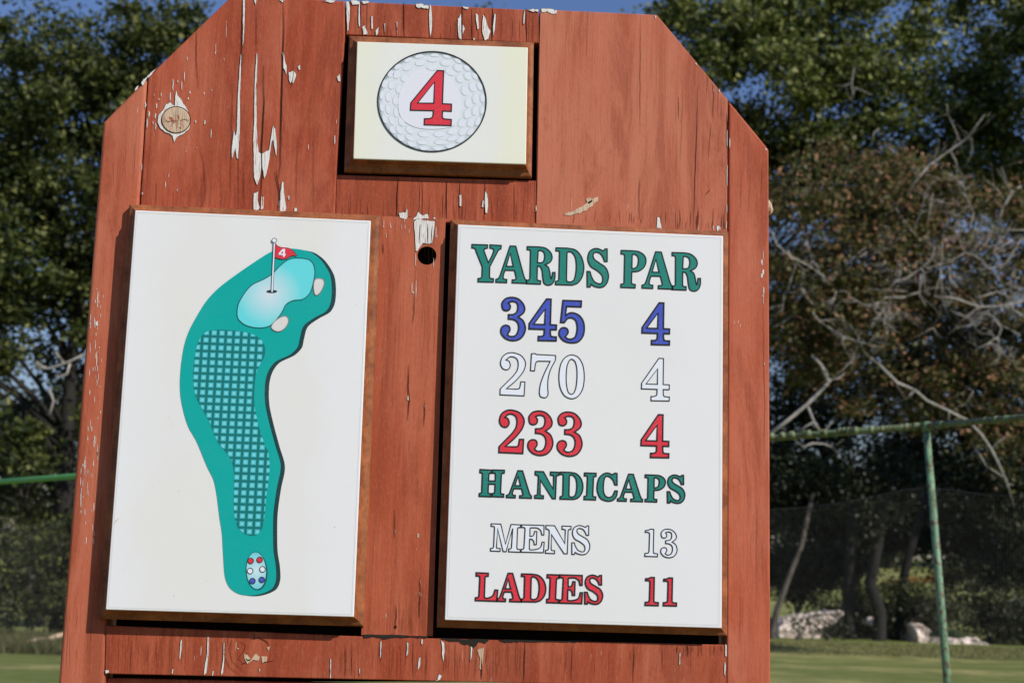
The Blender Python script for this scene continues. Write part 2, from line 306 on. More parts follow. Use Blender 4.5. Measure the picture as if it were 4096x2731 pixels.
# meshes below are in sign axes (u, -w, v); shift up to eye level through the root's children
holder_z = EYE
_build = MB.build
def sbuild(mb, name, mats, parent=None, smooth=False):
    if parent is sign or parent is None:
        o = _build(mb, name, mats, sign, (0, 0, holder_z), smooth)
    else:
        o = _build(mb, name, mats, parent, None, smooth)
    return o
class BM_(MB):
    def build(s, name, mats, parent=None, loc=None, smooth=False): return sbuild(s, name, mats, parent, smooth)
MB = BM_
def slab(name, pts_uv, w1, w0, mats, bev=.002, holes=(), seg=2, parent=None, extra=None):
    mb = MB(); loops = [pts_uv] + list(holes)
    area = sum(a[0]*b[1]-b[0]*a[1] for a, b in zip(pts_uv, pts_uv[1:]+pts_uv[:1]))
    if area < 0: pts_uv = pts_uv[::-1]
    if holes:
        fill(mb, loops, w1, 0)
    else: mb.face([(u, -w1, v) for u, v in pts_uv], 0)
    mb.face([(u, -w0, v) for u, v in reversed(pts_uv)], len(mats)-1 if holes else 0)
    for lp in [pts_uv] + list(holes):
        inner = lp is not pts_uv
        for a, b in zip(lp, lp[1:] + lp[:1]):
            q = [(a[0], -w1, a[1]), (a[0], -w0, a[1]), (b[0], -w0, b[1]), (b[0], -w1, b[1])]
            mb.face(q if not inner else q[::-1], 0 if not inner else len(mats)-1)
    if extra: extra(mb)
    o = mb.build(name, mats, parent)
    if bev:
        md = o.modifiers.new('weld', 'WELD'); md.merge_threshold = 1e-5
        md = o.modifiers.new('bevel', 'BEVEL'); md.width = bev; md.segments = seg; md.limit_method = 'ANGLE'; md.angle_limit = math.radians(40)
        md.harden_normals = False
    return o
def P(*pts, w=0): return [uv(x, y, w) for x, y in pts]
def down(p, v=base_v + .02): return (p[0], v)

def rough(pts, j=2.2, sub=4, r=random):
    out = []
    n = len(pts)
    for i in range(n):
        a, b = pts[i], pts[(i+1) % n]; d = math.hypot(b[0]-a[0], b[1]-a[1]); k = max(1, min(9, int(d/14)))
        for t in range(k):
            f = t/k; x, y = a[0]+(b[0]-a[0])*f, a[1]+(b[1]-a[1])*f
            out.append((x + r.uniform(-j, j)*.4, y + r.uniform(-j, j)*2.2))
    return out
def patches(lst, mi, w=.0005):                # lst: (crop, "x,y x,y ...") flakes where the red paint has gone
    def f(mb):
        for crop, txt in lst:
            pts = [tuple(map(float, s.split(','))) for s in txt.split()]
            mx_ = sum(p[0] for p in pts)/len(pts); my_ = sum(p[1] for p in pts)/len(pts); sx_ = .84 if max(p[0] for p in pts) - min(p[0] for p in pts) < 90 else .95
            q = buv(crop, rough([(mx_ + (x-mx_)*sx_, my_ + (y-my_)*.98) for x, y in pts]), w)
            fill(mb, [q], w, mi)
            if mi == 1: stroke(mb, [(x - .4*PXM, z + .4*PXM) for x, z in q], 2.0*PXM, w - .0001, 2)   # dark stroke painted as shade beside the chipped edge
    return f
def slivers(lst, mi, w=.0006):                # (crop, x, y, length, width) thin vertical flakes
    def f(mb):
        for crop, x, y, l, wd in lst:
            k = 4; pts = [(x + random.uniform(-.35, .35)*wd + (l*.012)*(.5-i/k), y - l/2 + l*i/k) for i in range(k+1)]
            stroke(mb, buv(crop, pts, w), wd / 1.68 * PXM, w, mi, False, True)
    return f
def cracks(lst, mi, w=.0009, wd=3.0):
    def f(mb):
        for c in lst:
            crop, txt = c[0], c[1]; ww = c[2] if len(c) > 2 else wd
            pts = [tuple(map(float, s.split(','))) for s in txt.split()]; q = []
            for a, b in zip(pts, pts[1:]):
                n = max(2, int(math.hypot(b[0]-a[0], b[1]-a[1])/35))
                for i in range(n): q.append((a[0]+(b[0]-a[0])*i/n + random.uniform(-1.3, 1.3), a[1]+(b[1]-a[1])*i/n))
            q.append(pts[-1]); stroke(mb, buv(crop, q, w), ww/1.68*PXM, w, mi, False, True)
    return f
def both(*fs):
    def f(mb):
        for g in fs: g(mb)
    return f
def rnd_slivers(crop, x0, x1, y0, y1, n, lmin, lmax, wmin, wmax, seed):
    r = random.Random(seed); return [(crop, r.uniform(x0, x1), r.uniform(y0, y1), r.uniform(lmin, lmax), r.uniform(wmin, wmax)) for _ in range(n)]
def rnd_cracks(crop, x0, x1, y0, y1, n, lmin, lmax, wd, seed, anchor=None):
    r = random.Random(seed); out = []
    for _ in range(n):
        x = r.uniform(x0, x1); l = r.uniform(lmin, lmax); y = r.uniform(y0, y1 - l) if anchor is None else (anchor if lmin > 0 else anchor)
        if anchor == 'bottom': y = y1 - l
        if anchor == 'top': y = y0
        out.append((crop, f"{x:.0f},{y:.0f} {x+r.uniform(-4,4):.0f},{y+l*.5:.0f} {x+r.uniform(-6,6)-l*.02:.0f},{y+l:.0f}", wd*r.uniform(.3, .85)))
    return out

# stiles
eL = uv(232, 2731); sL = uv(419, 2700); sR = uv(2907, 2731); eR = uv(3082, 2731)
slab('stile', [uv(412, 488), uv(589, 310), uv(556, 830), uv(425, 2490), sL, down(sL), down(eL), eL], .0, -.075, [M['stile'], M['primer'], M['crack']], .0065, seg=4,
     extra=both(slivers(rnd_slivers('K4', 585, 665, 600, 1560, 26, 12, 70, 2.5, 5, 3) + rnd_slivers('M2', 540, 640, 40, 640, 26, 8, 60, 2, 4.5, 4) + rnd_slivers('K4', 640, 700, 420, 1500, 18, 8, 40, 2, 4, 9)
                         + [('K4', 657, 490, 90, 5), ('K4', 652, 662, 32, 14), ('K4', 650, 900, 100, 5), ('M2', 545, 330, 120, 5), ('M2', 572, 100, 110, 4)], 1),
                patches([('K1', "985,512 1015,490 1035,470 1068,452 1040,475 1010,510 990,530"), ('K1', "945,560 975,525 1000,512 985,540 955,580"), ('K1', '905,600 935,575 925,600 905,620')], 1),
                cracks(rnd_cracks('K1', 720, 920, 900, 1380, 8, 120, 380, 1.6, 31) + rnd_cracks('M2', 450, 640, 900, 1540, 12, 90, 400, 1.5, 32), 2)))
slab('stile', [uv(2916, 405), uv(3068, 589), uv(3075, 600), eR, down(eR), down(sR), sR], .0, -.075, [M['stile2'], M['primer'], M['crack']], .003, seg=4,
     extra=both(slivers([('K6', 600, 200, 60, 4), ('K6', 590, 250, 40, 9), ('K6', 600, 315, 30, 12), ('K6', 592, 340, 30, 14), ('K6', 602, 440, 50, 8), ('K6', 600, 475, 30, 6), ('K6', 599, 510, 50, 4), ('K6', 405, 655, 20, 3), ('K6', 432, 650, 20, 3), ('K6', 446, 675, 20, 3), ('K6', 606, 935, 24, 4), ('K3', 375, 960, 60, 4), ('K3', 618, 1005, 12, 10)], 1),
                cracks([('K6', '600,480 604,900 612,1200 606,1560', 2.2)] + rnd_cracks('K3', 385, 610, 760, 1500, 16, 100, 420, 1.6, 33) + rnd_cracks('K9', 385, 620, 20, 1500, 14, 100, 500, 1.4, 34), 2)))
# header planks
slab('plank', [uv(593, 306), uv(927, -18), uv(1380, 3), uv(1380, 140), uv(1345, 722), uv(1340, 880), uv(558, 850)], -.0008, -.03, [M['plankL'], M['primer'], M['crack'], M['knot']], .0025,
     extra=both(patches([('K1', s) for s in (
        "1633,0 1648,0 1645,120 1640,260 1630,320 1630,120", "1622,360 1629,370 1626,480 1616,640 1617,760 1615,900 1607,1030 1603,1082 1592,1065 1580,1000 1560,1060 1550,1070 1551,1000 1560,940 1568,870 1578,920 1590,900 1594,800 1599,640 1610,500",
        "1722,350 1729,360 1725,500 1721,700 1723,860 1729,950 1737,1030 1760,1035 1810,1015 1823,930 1838,845 1853,870 1867,980 1862,1055 1850,1000 1838,940 1827,960 1812,1080 1797,1150 1778,1212 1768,1150 1755,1130 1745,1200 1725,1248 1703,1200 1702,1050 1697,950 1706,800 1707,600 1715,450",
        "1891,350 1907,360 1917,420 1930,440 1926,505 1913,470 1903,460 1898,410", "1935,490 1950,487 1970,473 1997,500 1986,540 1970,562 1960,545 1950,562 1938,530",
        "1700,1300 1737,1288 1732,1340 1747,1400 1740,1412 1699,1412", "1755,1320 1776,1318 1772,1400 1750,1410", "1895,1222 1907,1230 1910,1290 1928,1400 1924,1422 1862,1417 1873,1330 1888,1270", "1978,1398 1996,1400 1997,1420 1975,1420",
        "1706,0 1724,0 1718,40", "1868,0 1912,0 1905,22 1893,15", "2165,12 2220,-4 2257,8 2230,20 2200,12", "2000,450 2015,440 2018,465 2008,470", "2262,520 2285,500 2290,545 2275,548",
        "1062,770 1092,745 1112,700 1142,688 1176,712 1178,650 1184,603 1196,645 1216,660 1238,700 1264,735 1286,800 1279,862 1252,892 1206,915 1182,938 1170,962 1160,915 1120,897 1078,872 1052,822")], 1)
       , slivers([('K1', x, y, l, wd) for x, y, l, wd in ((1163, 570, 78, 6), (1240, 515, 62, 5), (1222, 575, 60, 5), (1195, 548, 18, 5), (1145, 650, 56, 7), (1082, 636, 22, 5), (1070, 668, 14, 7), (1053, 712, 34, 6), (1002, 768, 40, 9), (990, 825, 66, 7), (1045, 780, 34, 8), (1036, 640, 16, 4), (1128, 800, 10, 3), (1277, 622, 18, 6), (1265, 663, 14, 7), (1376, 822, 30, 9), (1316, 818, 18, 6), (1373, 628, 18, 5), (1418, 898, 60, 5), (1423, 606, 18, 3), (1506, 400, 26, 3), (1447, 356, 20, 3), (1450, 330, 70, 2.5), (1258, 395, 22, 5), (1112, 1240, 40, 4), (1135, 1170, 40, 3), (1047, 850, 46, 6), (1028, 825, 20, 4), (953, 1120, 46, 3), (958, 1300, 16, 6), (1190, 1278, 16, 3), (1322, 995, 16, 3), (2250, 940, 60, 7), (2262, 818, 30, 3), (2072, 990, 40, 3), (1942, 1330, 30, 10), (1252, 1018, 16, 3), (978, 705, 40, 8), (1520, 200, 120, 2))], 1, .0006)
       , cracks([('K1', '1905,0 1910,180 1903,350 1893,700 1886,1100 1870,1200', 8), ('K1', '1632,0 1626,350 1622,520', 6), ('K1', '1608,900 1603,1080 1604,1400', 3), ('K1', '1722,40 1724,345', 3), ('K1', '1770,440 1775,700 1765,900 1758,1035 1762,1180 1748,1405', 7), ('K1', '1322,180 1318,400 1335,600', 4),
                 ('K1', '1970,400 1972,500 1955,600', 3), ('K1', '1850,1150 1880,1300 1880,1415', 7), ('K1', '1565,560 1555,1000 1545,1400', 3), ('K1', '2110,850 2105,1400', 2), ('K1', '2000,900 1990,1400', 2), ('K1', '1335,950 1370,1100 1385,1380', 3), ('K1', '1640,1150 1640,1405', 3.5), ('K1', '1480,1100 1490,1405', 2)]
                + rnd_cracks('K1', 1000, 1600, 950, 1405, 22, 60, 260, 2, 35, 'bottom') + rnd_cracks('K1', 1400, 2250, 150, 1300, 30, 60, 300, 1.5, 36), 2),
       patches([], 1)))
slab('knot', buv('K1', [(1183 + 95*math.cos(t), 808 + 87*math.sin(t)) for t in [i*2*math.pi/36 for i in range(36)]], 0), .0012, -.002, [M['knot'], M['crack'], M['plankL']], .0015,
     extra=both(cracks([('K1', '1090,820 1180,810 1280,800', 1.6), ('K1', '1185,725 1180,800 1190,880', 1.6), ('K1', '1150,730 1180,800', 1.2), ('K1', '1130,860 1180,815 1240,850', 1.2), ('K1', '1210,815 1240,800 1265,815 1275,805', 2.5), ('K1', '1100,800 1130,820 1160,812', 2.5)], 1, .0018),
                patches([('K1', '1128,780 1160,790 1180,820 1170,828 1140,800'), ('K1', '1190,768 1203,775 1210,800 1195,795'), ('K1', '1200,860 1220,855 1215,865')], 2, .0017)))
ring = MB(); stroke(ring, buv('K1', [(1183 + 97*math.cos(t), 808 + 89*math.sin(t)) for t in [i*2*math.pi/40 for i in range(40)]], 0), 6/1.68*PXM, .0009, 0)
ring.build('knot_gap', M['crack'])
# centre planks above and below the plaque opening
slab('plank', [uv(1385, 4), uv(1613, 15), uv(2155, 40), uv(2157, 172), uv(1384, 138)], -.0015, -.03, [M['plankC'], M['primer'], M['crack']], .0015,
     extra=both(patches([('K2', s) for s in (
        "142,10 160,15 172,60 160,200 150,212 145,120", "165,2 238,8 240,180 230,185 226,120 232,30 180,30", "245,5 305,8 292,28 262,32 250,20", "248,180 264,172 293,230 258,234", "338,205 362,188 356,235 343,238", "608,32 640,24 702,45 697,62 612,50",
        "704,30 714,40 722,130 719,200 708,250 702,200 698,110", "893,130 916,88 919,265 899,262 890,180", "922,45 972,50 960,66 930,62", "924,165 941,195 924,240", "1010,92 1029,98 1037,190 1025,202 1016,150",
        "1052,175 1060,100 1082,128 1102,190 1118,205 1102,265 1075,274 1052,215", "1141,92 1150,98 1142,200 1130,242 1127,180", "1346,68 1342,160 1331,168 1334,100", "1350,68 1440,62 1432,80 1380,76", "310,110 320,108 322,195 312,200", "398,160 405,160 402,220", "480,150 487,150 486,240", "996,258 1008,256 1008,270 998,268")], 1, .0),
      cracks([('K2', '530,15 528,120 533,245', 9), ('K2', '240,0 241,180', 6), ('K2', '705,30 712,250', 5), ('K2', '921,45 920,275', 9), ('K2', '1126,50 1122,280', 10), ('K2', '1350,60 1355,285', 7), ('K2', '1072,90 1074,270', 4), ('K2', '283,10 282,200', 3), ('K2', '985,60 990,260', 3)] + rnd_cracks('K2', 150, 1440, 40, 280, 34, 50, 190, 2.4, 37, 'bottom'), 2, -.001)))
slab('plank', [uv(1345, 698), uv(2146, 722), uv(2140, 905), uv(1341, 868)], -.0015, -.03, [M['plankC'], M['primer'], M['crack']], .0015,
     extra=both(patches([('K2', s) for s in ("903,1310 919,1308 916,1382 903,1385", "1075,1283 1091,1305 1099,1380 1091,1432 1078,1428 1072,1370", "1060,1338 1069,1350 1068,1398 1053,1392", "490,1432 540,1428 557,1396 560,1460 547,1475 498,1467", "588,1475 612,1455 628,1420 640,1440 660,1450 692,1438 700,1470 640,1474", "725,1460 745,1458 738,1474", "780,1462 800,1468 790,1474")], 1, .0),
      cracks([('K2', '490,1200 484,1300 482,1455', 8), ('K2', '817,1215 814,1300 817,1470', 8), ('K2', '905,1215 900,1470', 5), ('K2', '1075,1220 1070,1480', 7), ('K2', '1272,1235 1270,1490', 4), ('K2', '652,1200 655,1450', 3.5), ('K2', '640,1210 630,1460', 2.5), ('K2', '385,1450 440,1465 480,1462', 5), ('K2', '560,1455 600,1468 740,1475', 6)] + rnd_cracks('K2', 100, 1420, 1240, 1480, 44, 50, 180, 2.2, 38, 'bottom'), 2, -.001)))
slab('plank', [uv(2160, 38), uv(2628, 60), uv(2911, 399), uv(2909, 955), uv(2143, 905), uv(2148, 740)], -.0003, -.03, [M['plankR'], M['primer'], M['crack'], M['knot'], M['plankL']], .0012,
     extra=both(patches([('K2', s) for s in ("1448,65 1500,58 1562,72 1557,90 1525,92 1490,80 1455,86", "2232,1458 2250,1463 2268,1537 2227,1537 2230,1490", "2218,108 2226,106 2226,130 2220,130")] + [('K3', '283,1520 300,1518 318,1540 290,1555')], 1),
      patches([('K2', '1600,1442 1680,1408 1740,1380 1800,1340 1842,1316 1838,1350 1790,1392 1740,1422 1680,1442 1622,1448'), ('K2', '1748,1340 1780,1328 1802,1350 1770,1368')], 3),
      cracks([('K2', '1448,65 1440,290 1430,700 1420,1250 1415,1490', 5), ('K2', '1600,1445 1690,1415 1760,1375 1815,1345', 4), ('K2', '2120,110 2118,500 2117,900', 2.5), ('K2', '2112,1200 2112,1480', 3), ('K3', '30,650 32,800', 3), ('K3', '160,580 155,830 140,1250 132,1545', 3.5), ('K3', '268,560 262,790', 3), ('K3', '250,820 230,1080', 2), ('K3', '355,760 362,1060', 5), ('K3', '318,650 318,800', 2), ('K3', '215,1305 240,1275', 6)]
             + rnd_cracks('K2', 1600, 2340, 1350, 1500, 14, 30, 100, 3, 39, 'bottom') + rnd_cracks('K3', 5, 350, 1380, 1545, 24, 40, 150, 3.5, 40, 'bottom') + rnd_cracks('K3', 5, 350, 300, 1300, 14, 100, 400, 1.5, 41), 2, .0004),
      slivers([('K3', 358, 930, 110, 5), ('K3', 376, 960, 70, 4), ('K3', 358, 1180, 140, 5), ('K3', 356, 1400, 60, 4), ('K3', 150, 430, 16, 7), ('K3', 265, 590, 60, 4), ('K3', 352, 1510, 50, 4), ('K3', 265, 1530, 30, 5), ('K3', 162, 1535, 30, 3), ('K3', 305, 610, 20, 6), ('K2', 1418, 1400, 40, 5)], 1, .0008)))
# batten with its bored hole
hc = [(685 + 64*math.cos(t), 373 + 62*math.sin(t)) for t in [i*2*math.pi/28 for i in range(28)]]
slab('batten', [uv(1525, 864), uv(1783, 876), uv(1731, 2543), uv(1445, 2538)], -.0006, -.022, [M['batten'], M['primer'], M['crack'], M['knot'], M['darkwood']], 0, holes=[buv('K5', hc, 0)],
     extra=both(patches([('K5', "598,140 615,128 742,140 737,200 724,290 700,300 658,288 636,318 622,345 608,350 604,260 597,180")], 1),
      patches([('K5', '550,1325 562,1310 578,1330 568,1350 552,1340'), ('K5', '588,615 600,618 596,632 586,626'), ('K5', '665,1385 678,1380 676,1400 668,1408'), ('MB', '620,565 633,563 632,592 620,594'), ('MB', '632,955 645,950 648,975 634,985'), ('MB', '612,665 618,665 616,682')], 3),
      slivers([('K5', 585, 590, 70, 4), ('K5', 612, 600, 120, 4), ('K5', 395, 150, 40, 3), ('K5', 730, 420, 60, 3), ('K5', 745, 220, 80, 4), ('K5', 610, 400, 90, 4), ('MB', 470, 545, 40, 6), ('MB', 640, 900, 50, 3), ('MB', 410, 1115, 30, 3)] + rnd_slivers('K5', 390, 760, 130, 250, 12, 12, 40, 2, 4, 12), 1),
      cracks([('K5', '565,1100 560,1250 568,1340 556,1480', 6), ('K5', '672,1350 672,1400 664,1520', 5), ('K5', '598,640 600,760 590,830', 3.5), ('K5', '390,295 392,360', 5), ('MB', '475,1040 480,1120 474,1190', 5), ('MB', '638,860 640,960 632,1140', 5), ('MB', '470,400 470,600', 4), ('K5', '640,165 632,290', 4), ('K5', '690,160 688,290', 4), ('K5', '720,170 712,300', 4)]
             + rnd_cracks('K5', 380, 740, 130, 1500, 30, 80, 400, 1.4, 42) + rnd_cracks('MB', 290, 700, 800, 1235, 28, 80, 330, 1.8, 43, 'bottom'), 2),
      patches([('MB', '462,1180 476,1172 486,1188 474,1200')], 2)))
# rails under the plaques
slab('rail', [uv(424, 2500), uv(1445, 2544), uv(2907, 2578), uv(2907, 2748), uv(419, 2693)], -.0006, -.022, [M['rail'], M['primer'], M['crack'], M['knot'], plain('dirt_and_shade', (.03, .026, .022), .95, .1)], .0015,
     extra=both(patches([('M2', s) for s in ("1213,1280 1225,1268 1221,1340 1208,1412 1204,1400", "1397,1248 1409,1260 1401,1400 1387,1500 1366,1512 1374,1450 1389,1390 1391,1320", "1503,1290 1511,1298 1509,1400 1498,1500 1484,1516 1486,1480 1501,1400", "1158,1470 1166,1468 1160,1505 1152,1505", "1430,1480 1437,1480 1434,1510 1425,1512", "705,1480 735,1480 735,1497 708,1497", "1740,1470 1750,1470 1745,1495")] +
      [('MB', s) for s in ("775,1272 802,1298 807,1360 796,1422 784,1370 789,1330", "552,1288 562,1300 559,1370 547,1382", "630,1398 643,1388 641,1450 620,1482", "766,1508 787,1518 772,1547 744,1552", "372,1290 380,1285 378,1380 370,1400", "980,1310 992,1320 985,1400 976,1420", "650,1270 660,1275 655,1312 645,1300", "228,1470 236,1470 230,1520", "36,1400 42,1400 40,1530 32,1530")] + [('K9', '38,1360 44,1362 42,1440 36,1440'), ('K9', '345,1300 355,1310 356,1390 345,1385'), ('K9', '340,1420 350,1440 345,1520 338,1500')], 1, .0004),
      patches([('M2', '1638,1372 1662,1380 1690,1402 1720,1372 1748,1390 1742,1416 1700,1412 1660,1434 1640,1402'), ('M2', '1752,1384 1802,1388 1792,1422 1760,1432'), ('M2', '1590,1325 1610,1330 1600,1345'), ('M2', '1790,1325 1818,1318 1805,1350'), ('MB', '1020,1345 1072,1328 1064,1400 1052,1480 1036,1470 1040,1400')], 3, .0004),
      patches([('MB', '250,1240 700,1250 705,1262 500,1258 400,1270 330,1256 250,1262'), ('MB', '760,1266 1110,1274 1080,1300 1040,1290 1000,1335 960,1300 930,1312 900,1290 830,1285'), ('MB', '1150,1276 1800,1284 1700,1290 1300,1290 1200,1294')], 4, .0004),  # black strips on the rail's top edge: dirt with shade painted in
      cracks([('M2', '1600,1280 1650,1310 1640,1350 1600,1400 1640,1440', 3), ('M2', '1680,1270 1740,1262 1790,1285 1812,1320', 5), ('M2', '1705,1230 1710,1275', 4), ('M2', '1520,1290 1500,1360 1540,1460 1620,1520', 2.5), ('M2', '1560,1270 1540,1340 1560,1420 1650,1500', 2), ('M2', '1650,1400 1665,1415 1690,1405', 8), ('M2', '1620,1440 1660,1425', 4), ('M2', '1760,1430 1840,1415', 3), ('MB', '1345,1285 1335,1560', 5), ('MB', '1663,1290 1655,1560', 3), ('MB', '2078,1300 2070,1560', 4), ('MB', '875,1285 875,1550', 3), ('MB', '595,1260 590,1540', 3), ('MB', '1050,1400 1052,1540', 6)]
             + rnd_cracks('M2', 730, 1560, 1240, 1510, 46, 60, 260, 2, 44) + rnd_cracks('MB', 10, 1300, 1275, 1545, 60, 60, 260, 2.4, 45) + rnd_cracks('MB', 1300, 2350, 1310, 1545, 26, 60, 230, 1.8, 46) + rnd_cracks('K9', 10, 330, 1310, 1400, 20, 40, 90, 3.5, 47, 'top'), 2, .0004)))
lo = [uv(419, 2712), uv(2907, 2766)]
slab('plank', [lo[0], lo[1], (lo[1][0], base_v + .45), (lo[0][0], base_v + .45)], -.014, -.03, [M['rail'], M['crack']], .002)
slab('backboard', [uv(600, 330), uv(930, 20), uv(2620, 90), uv(2890, 420), uv(2890, 2730), uv(430, 2730)], -.0305, -.05, [M['darkwood']], 0)
# turned peg that sticks out of the right edge
pg = MB(); c0 = Vector((uv(3070, 812)[0], .03, uv(3070, 812)[1]))
pg.tube([c0, c0 + Vector((.010, 0, 0)), c0 + Vector((.0125, 0, .001))], [.0135, .0135, .010], 14)
pg.tube([c0 + Vector((.0125, -.003, .004)), c0 + Vector((.0135, -.003, .004))], [.005, .003], 8)
pg.build('peg', M['knot'])

# plaques
def plaque(corners, t, wb, m, white, label, name='plaque', lip=.005, mx=(1, 1)):
    """corners: TL,TR,BR,BL of the white sheet in photo pixels, seen at height t above the board"""
    c = [uv(x, y, t) for x, y in corners]; sg = ((-1, 1), (1, 1), (1, -1), (-1, -1)); h = t - lip - wb
    prof = [(m, wb), (m, wb + .42*h), (m*.86, wb + .50*h), (m*.5, wb + .58*h), (m*.24, wb + .74*h), (m*.16, wb + .92*h), (m*.05, wb + h), (-.004, wb + h)]
    mb = MB(); rings = []
    for e, w in prof: rings.append([(x + sx*e*(mx[0] if sx < 0 else mx[1]), -w, z + sz*e) for (x, z), (sx, sz) in zip(c, sg)])
    for a, b in zip(rings, rings[1:]):
        for i in range(4):
            j = (i+1) % 4; K = 14      # split along the length so that the edge is slightly worn and uneven
            for s in range(K):
                def lp(r, f): return tuple(r[i][q] + (r[j][q]-r[i][q])*f for q in range(3))
                mb.face([lp(a, (s+1)/K), lp(a, s/K), lp(b, s/K), lp(b, (s+1)/K)])
    mb.face(rings[-1][::-1]); mb.face(rings[0])
    o = mb.build(name, M['mould']); o['label'] = label
    f = MB(); f1 = [(x, -t, z) for x, z in c]; f0 = [(x, -(t - lip), z) for x, z in c]
    f.face(f1[::-1]); f.face(f0)
    for i in range(4):
        j = (i+1) % 4; f.face([f1[i], f1[j], f0[j], f0[i]])
    fo = f.build('face_sheet', [white, M['hair']], o)
    md = fo.modifiers.new('weld', 'WELD'); md.merge_threshold = 1e-5
    md = fo.modifiers.new('bevel', 'BEVEL'); md.width = .0012; md.segments = 2
    return o, c
def crease(parent, corners, t, ins, lw):        # pressed line just inside the edge of the sheet
    c = [uv(x, y, t) for x, y in corners]; sg = ((1, -1), (-1, -1), (-1, 1), (1, 1))
    r = [(x + a*ins*PXM, z + b*ins*PXM) for (x, z), (a, b) in zip(c, sg)]; q = []
    for a, b in zip(r, r[1:] + r[:1]):
        for k in range(12): q.append((a[0]+(b[0]-a[0])*k/12 + random.uniform(-.4, .4)*PXM, a[1]+(b[1]-a[1])*k/12 + random.uniform(-.4, .4)*PXM))
    mb = MB(); stroke(mb, q, lw*PXM, t + .0002, 0); mb.build('edge_crease', M['hair'], parent)
T1, T2, T3 = .033, .025, .024
cL = [(540.5, 841), (1483, 883), (1415, 2466), (422.6, 2436.7)]
cR = [(1831.5, 898), (2893, 943.5), (2887, 2511), (1779, 2478)]
cT = [(1428.6, 166.7), (2111.3, 190.5), (2103.6, 657.7), (1413.1, 635.1)]
def spanu(c, t): return (uv(*c[0], t)[0], uv(*c[1], t)[0])
Wl = panel_white('sheet_white_left', (.80, .80, .80), (.79, .785, .745), (.82, .82, .84), spanu(cL, T1))
Wr = panel_white('sheet_white_right', (.81, .81, .815), (.79, .79, .795), (.81, .81, .83), spanu(cR, T2))
Wt = panel_white('sheet_white_top', (.81, .82, .78), (.80, .81, .77), (.82, .82, .67), spanu(cT, T3))
pL, _ = plaque(cL, T1, -.001, .0152, Wl, 'left plaque with the coloured map of the hole')
pR, _ = plaque(cR, T2, -.003, .0125, Wr, 'right plaque with yards, par and handicaps')
pT, _ = plaque(cT, T3, -.007, .0172, Wt, 'small top plaque with the golf ball and the number 4', mx=(.92, .66))
crease(pL, cL, T1, 9, 1.5); crease(pR, cR, T2, 11, 1.8)

w = T2
word(['Y', 'A', 'R', 'D', 'S'], w, M['green'], pR, 'green word YARDS')
word(['P', ('A', 'B', (936, 706), (1362, 700), (1160, 201), (1150, 713)), ('R', 'B', (1354, 300), (1750, 600), (1370, 208), (1660, 748))], w, M['green'], pR, 'green word PAR')
word(['3', '4', '5'], w, M['blue'], pR, 'blue number 345', 6.5)
word([('4', 'B', (936, 1290), (1318, 1300), (1205, 911), (1190, 1496))], w, M['blue'], pR, 'blue number 4', 6.5)
word(['2', '7', '0'], w, M['white_ink'], pR, 'white outlined number 270', 4)
word([('4', 'C', (1841, 480), (2168, 500), (2070, 156), (2060, 656))], w, M['white_ink'], pR, 'white outlined number 4', 4)
word([('2', 'C', (160, 1250), (461, 900), (308, 762), (443, 1273)), ('3', 'C', (504, 1180), (798, 1160), (645, 774), (652, 1296)), ('3', 'C', (849, 1190), (1141, 1170), (990, 786), (992, 1306))], w, M['red'], pR, 'red number 233', 6)
word([('4', 'C', (1836, 1150), (2162, 1165), (2065, 817), (2055, 1323))], w, M['red'], pR, 'red number 4', 6)
word(['H', ('A', 'D', (382, 358), (643, 350), (525, 83), (505, 366)), 'N', ('D', 'D', (940, 360), (1181, 240), (950, 97), (1030, 381)), 'I', 'C', ('A', 'D', (1543, 390), (1804, 385), (1680, 119), (1670, 402)),
      ('P', 'D', (1829, 390), (2043, 205), (1850, 126), (1890, 407)), ('S', 'D', (2062, 395), (2246, 330), (2160, 128), (2165, 422))], w, M['green'], pR, 'green word HANDICAPS', 5.5)
word(['M', 'E', ('N', 'D', (789, 925), (1057, 670), (800, 654), (1010, 951)), ('S', 'D', (1064, 900), (1253, 860), (1150, 655), (1165, 959))], w, M['white_ink'], pR, 'white outlined word MENS', 4)
word(['1', ('3', 'D', (1994, 930), (2165, 890), (2080, 693), (2080, 991))], w, M['white_ink'], pR, 'white outlined number 13', 4)
word(['L', ('A', 'D', (284, 1440), (535, 1430), (415, 1153), (410, 1448)), ('D', 'D', (533, 1430), (793, 1300), (550, 1160), (640, 1452)), ('I', 'D', (802, 1440), (931, 1185), (870, 1169), (865, 1461)), ('E', 'D', (934, 1450), (1177, 1270), (1060, 1173), (1055, 1467)), ('S', 'D', (1199, 1380), (1387, 1390), (1290, 1173), (1300, 1476))], w, M['red'], pR, 'red word LADIES', 6)
word([('1', 'D', (1831, 1480), (1968, 1460), (1915, 1197), (1900, 1489)), ('1', 'D', (2021, 1480), (2158, 1465), (2105, 1202), (2090, 1493))], w, M['red'], pR, 'red number 11', 6)

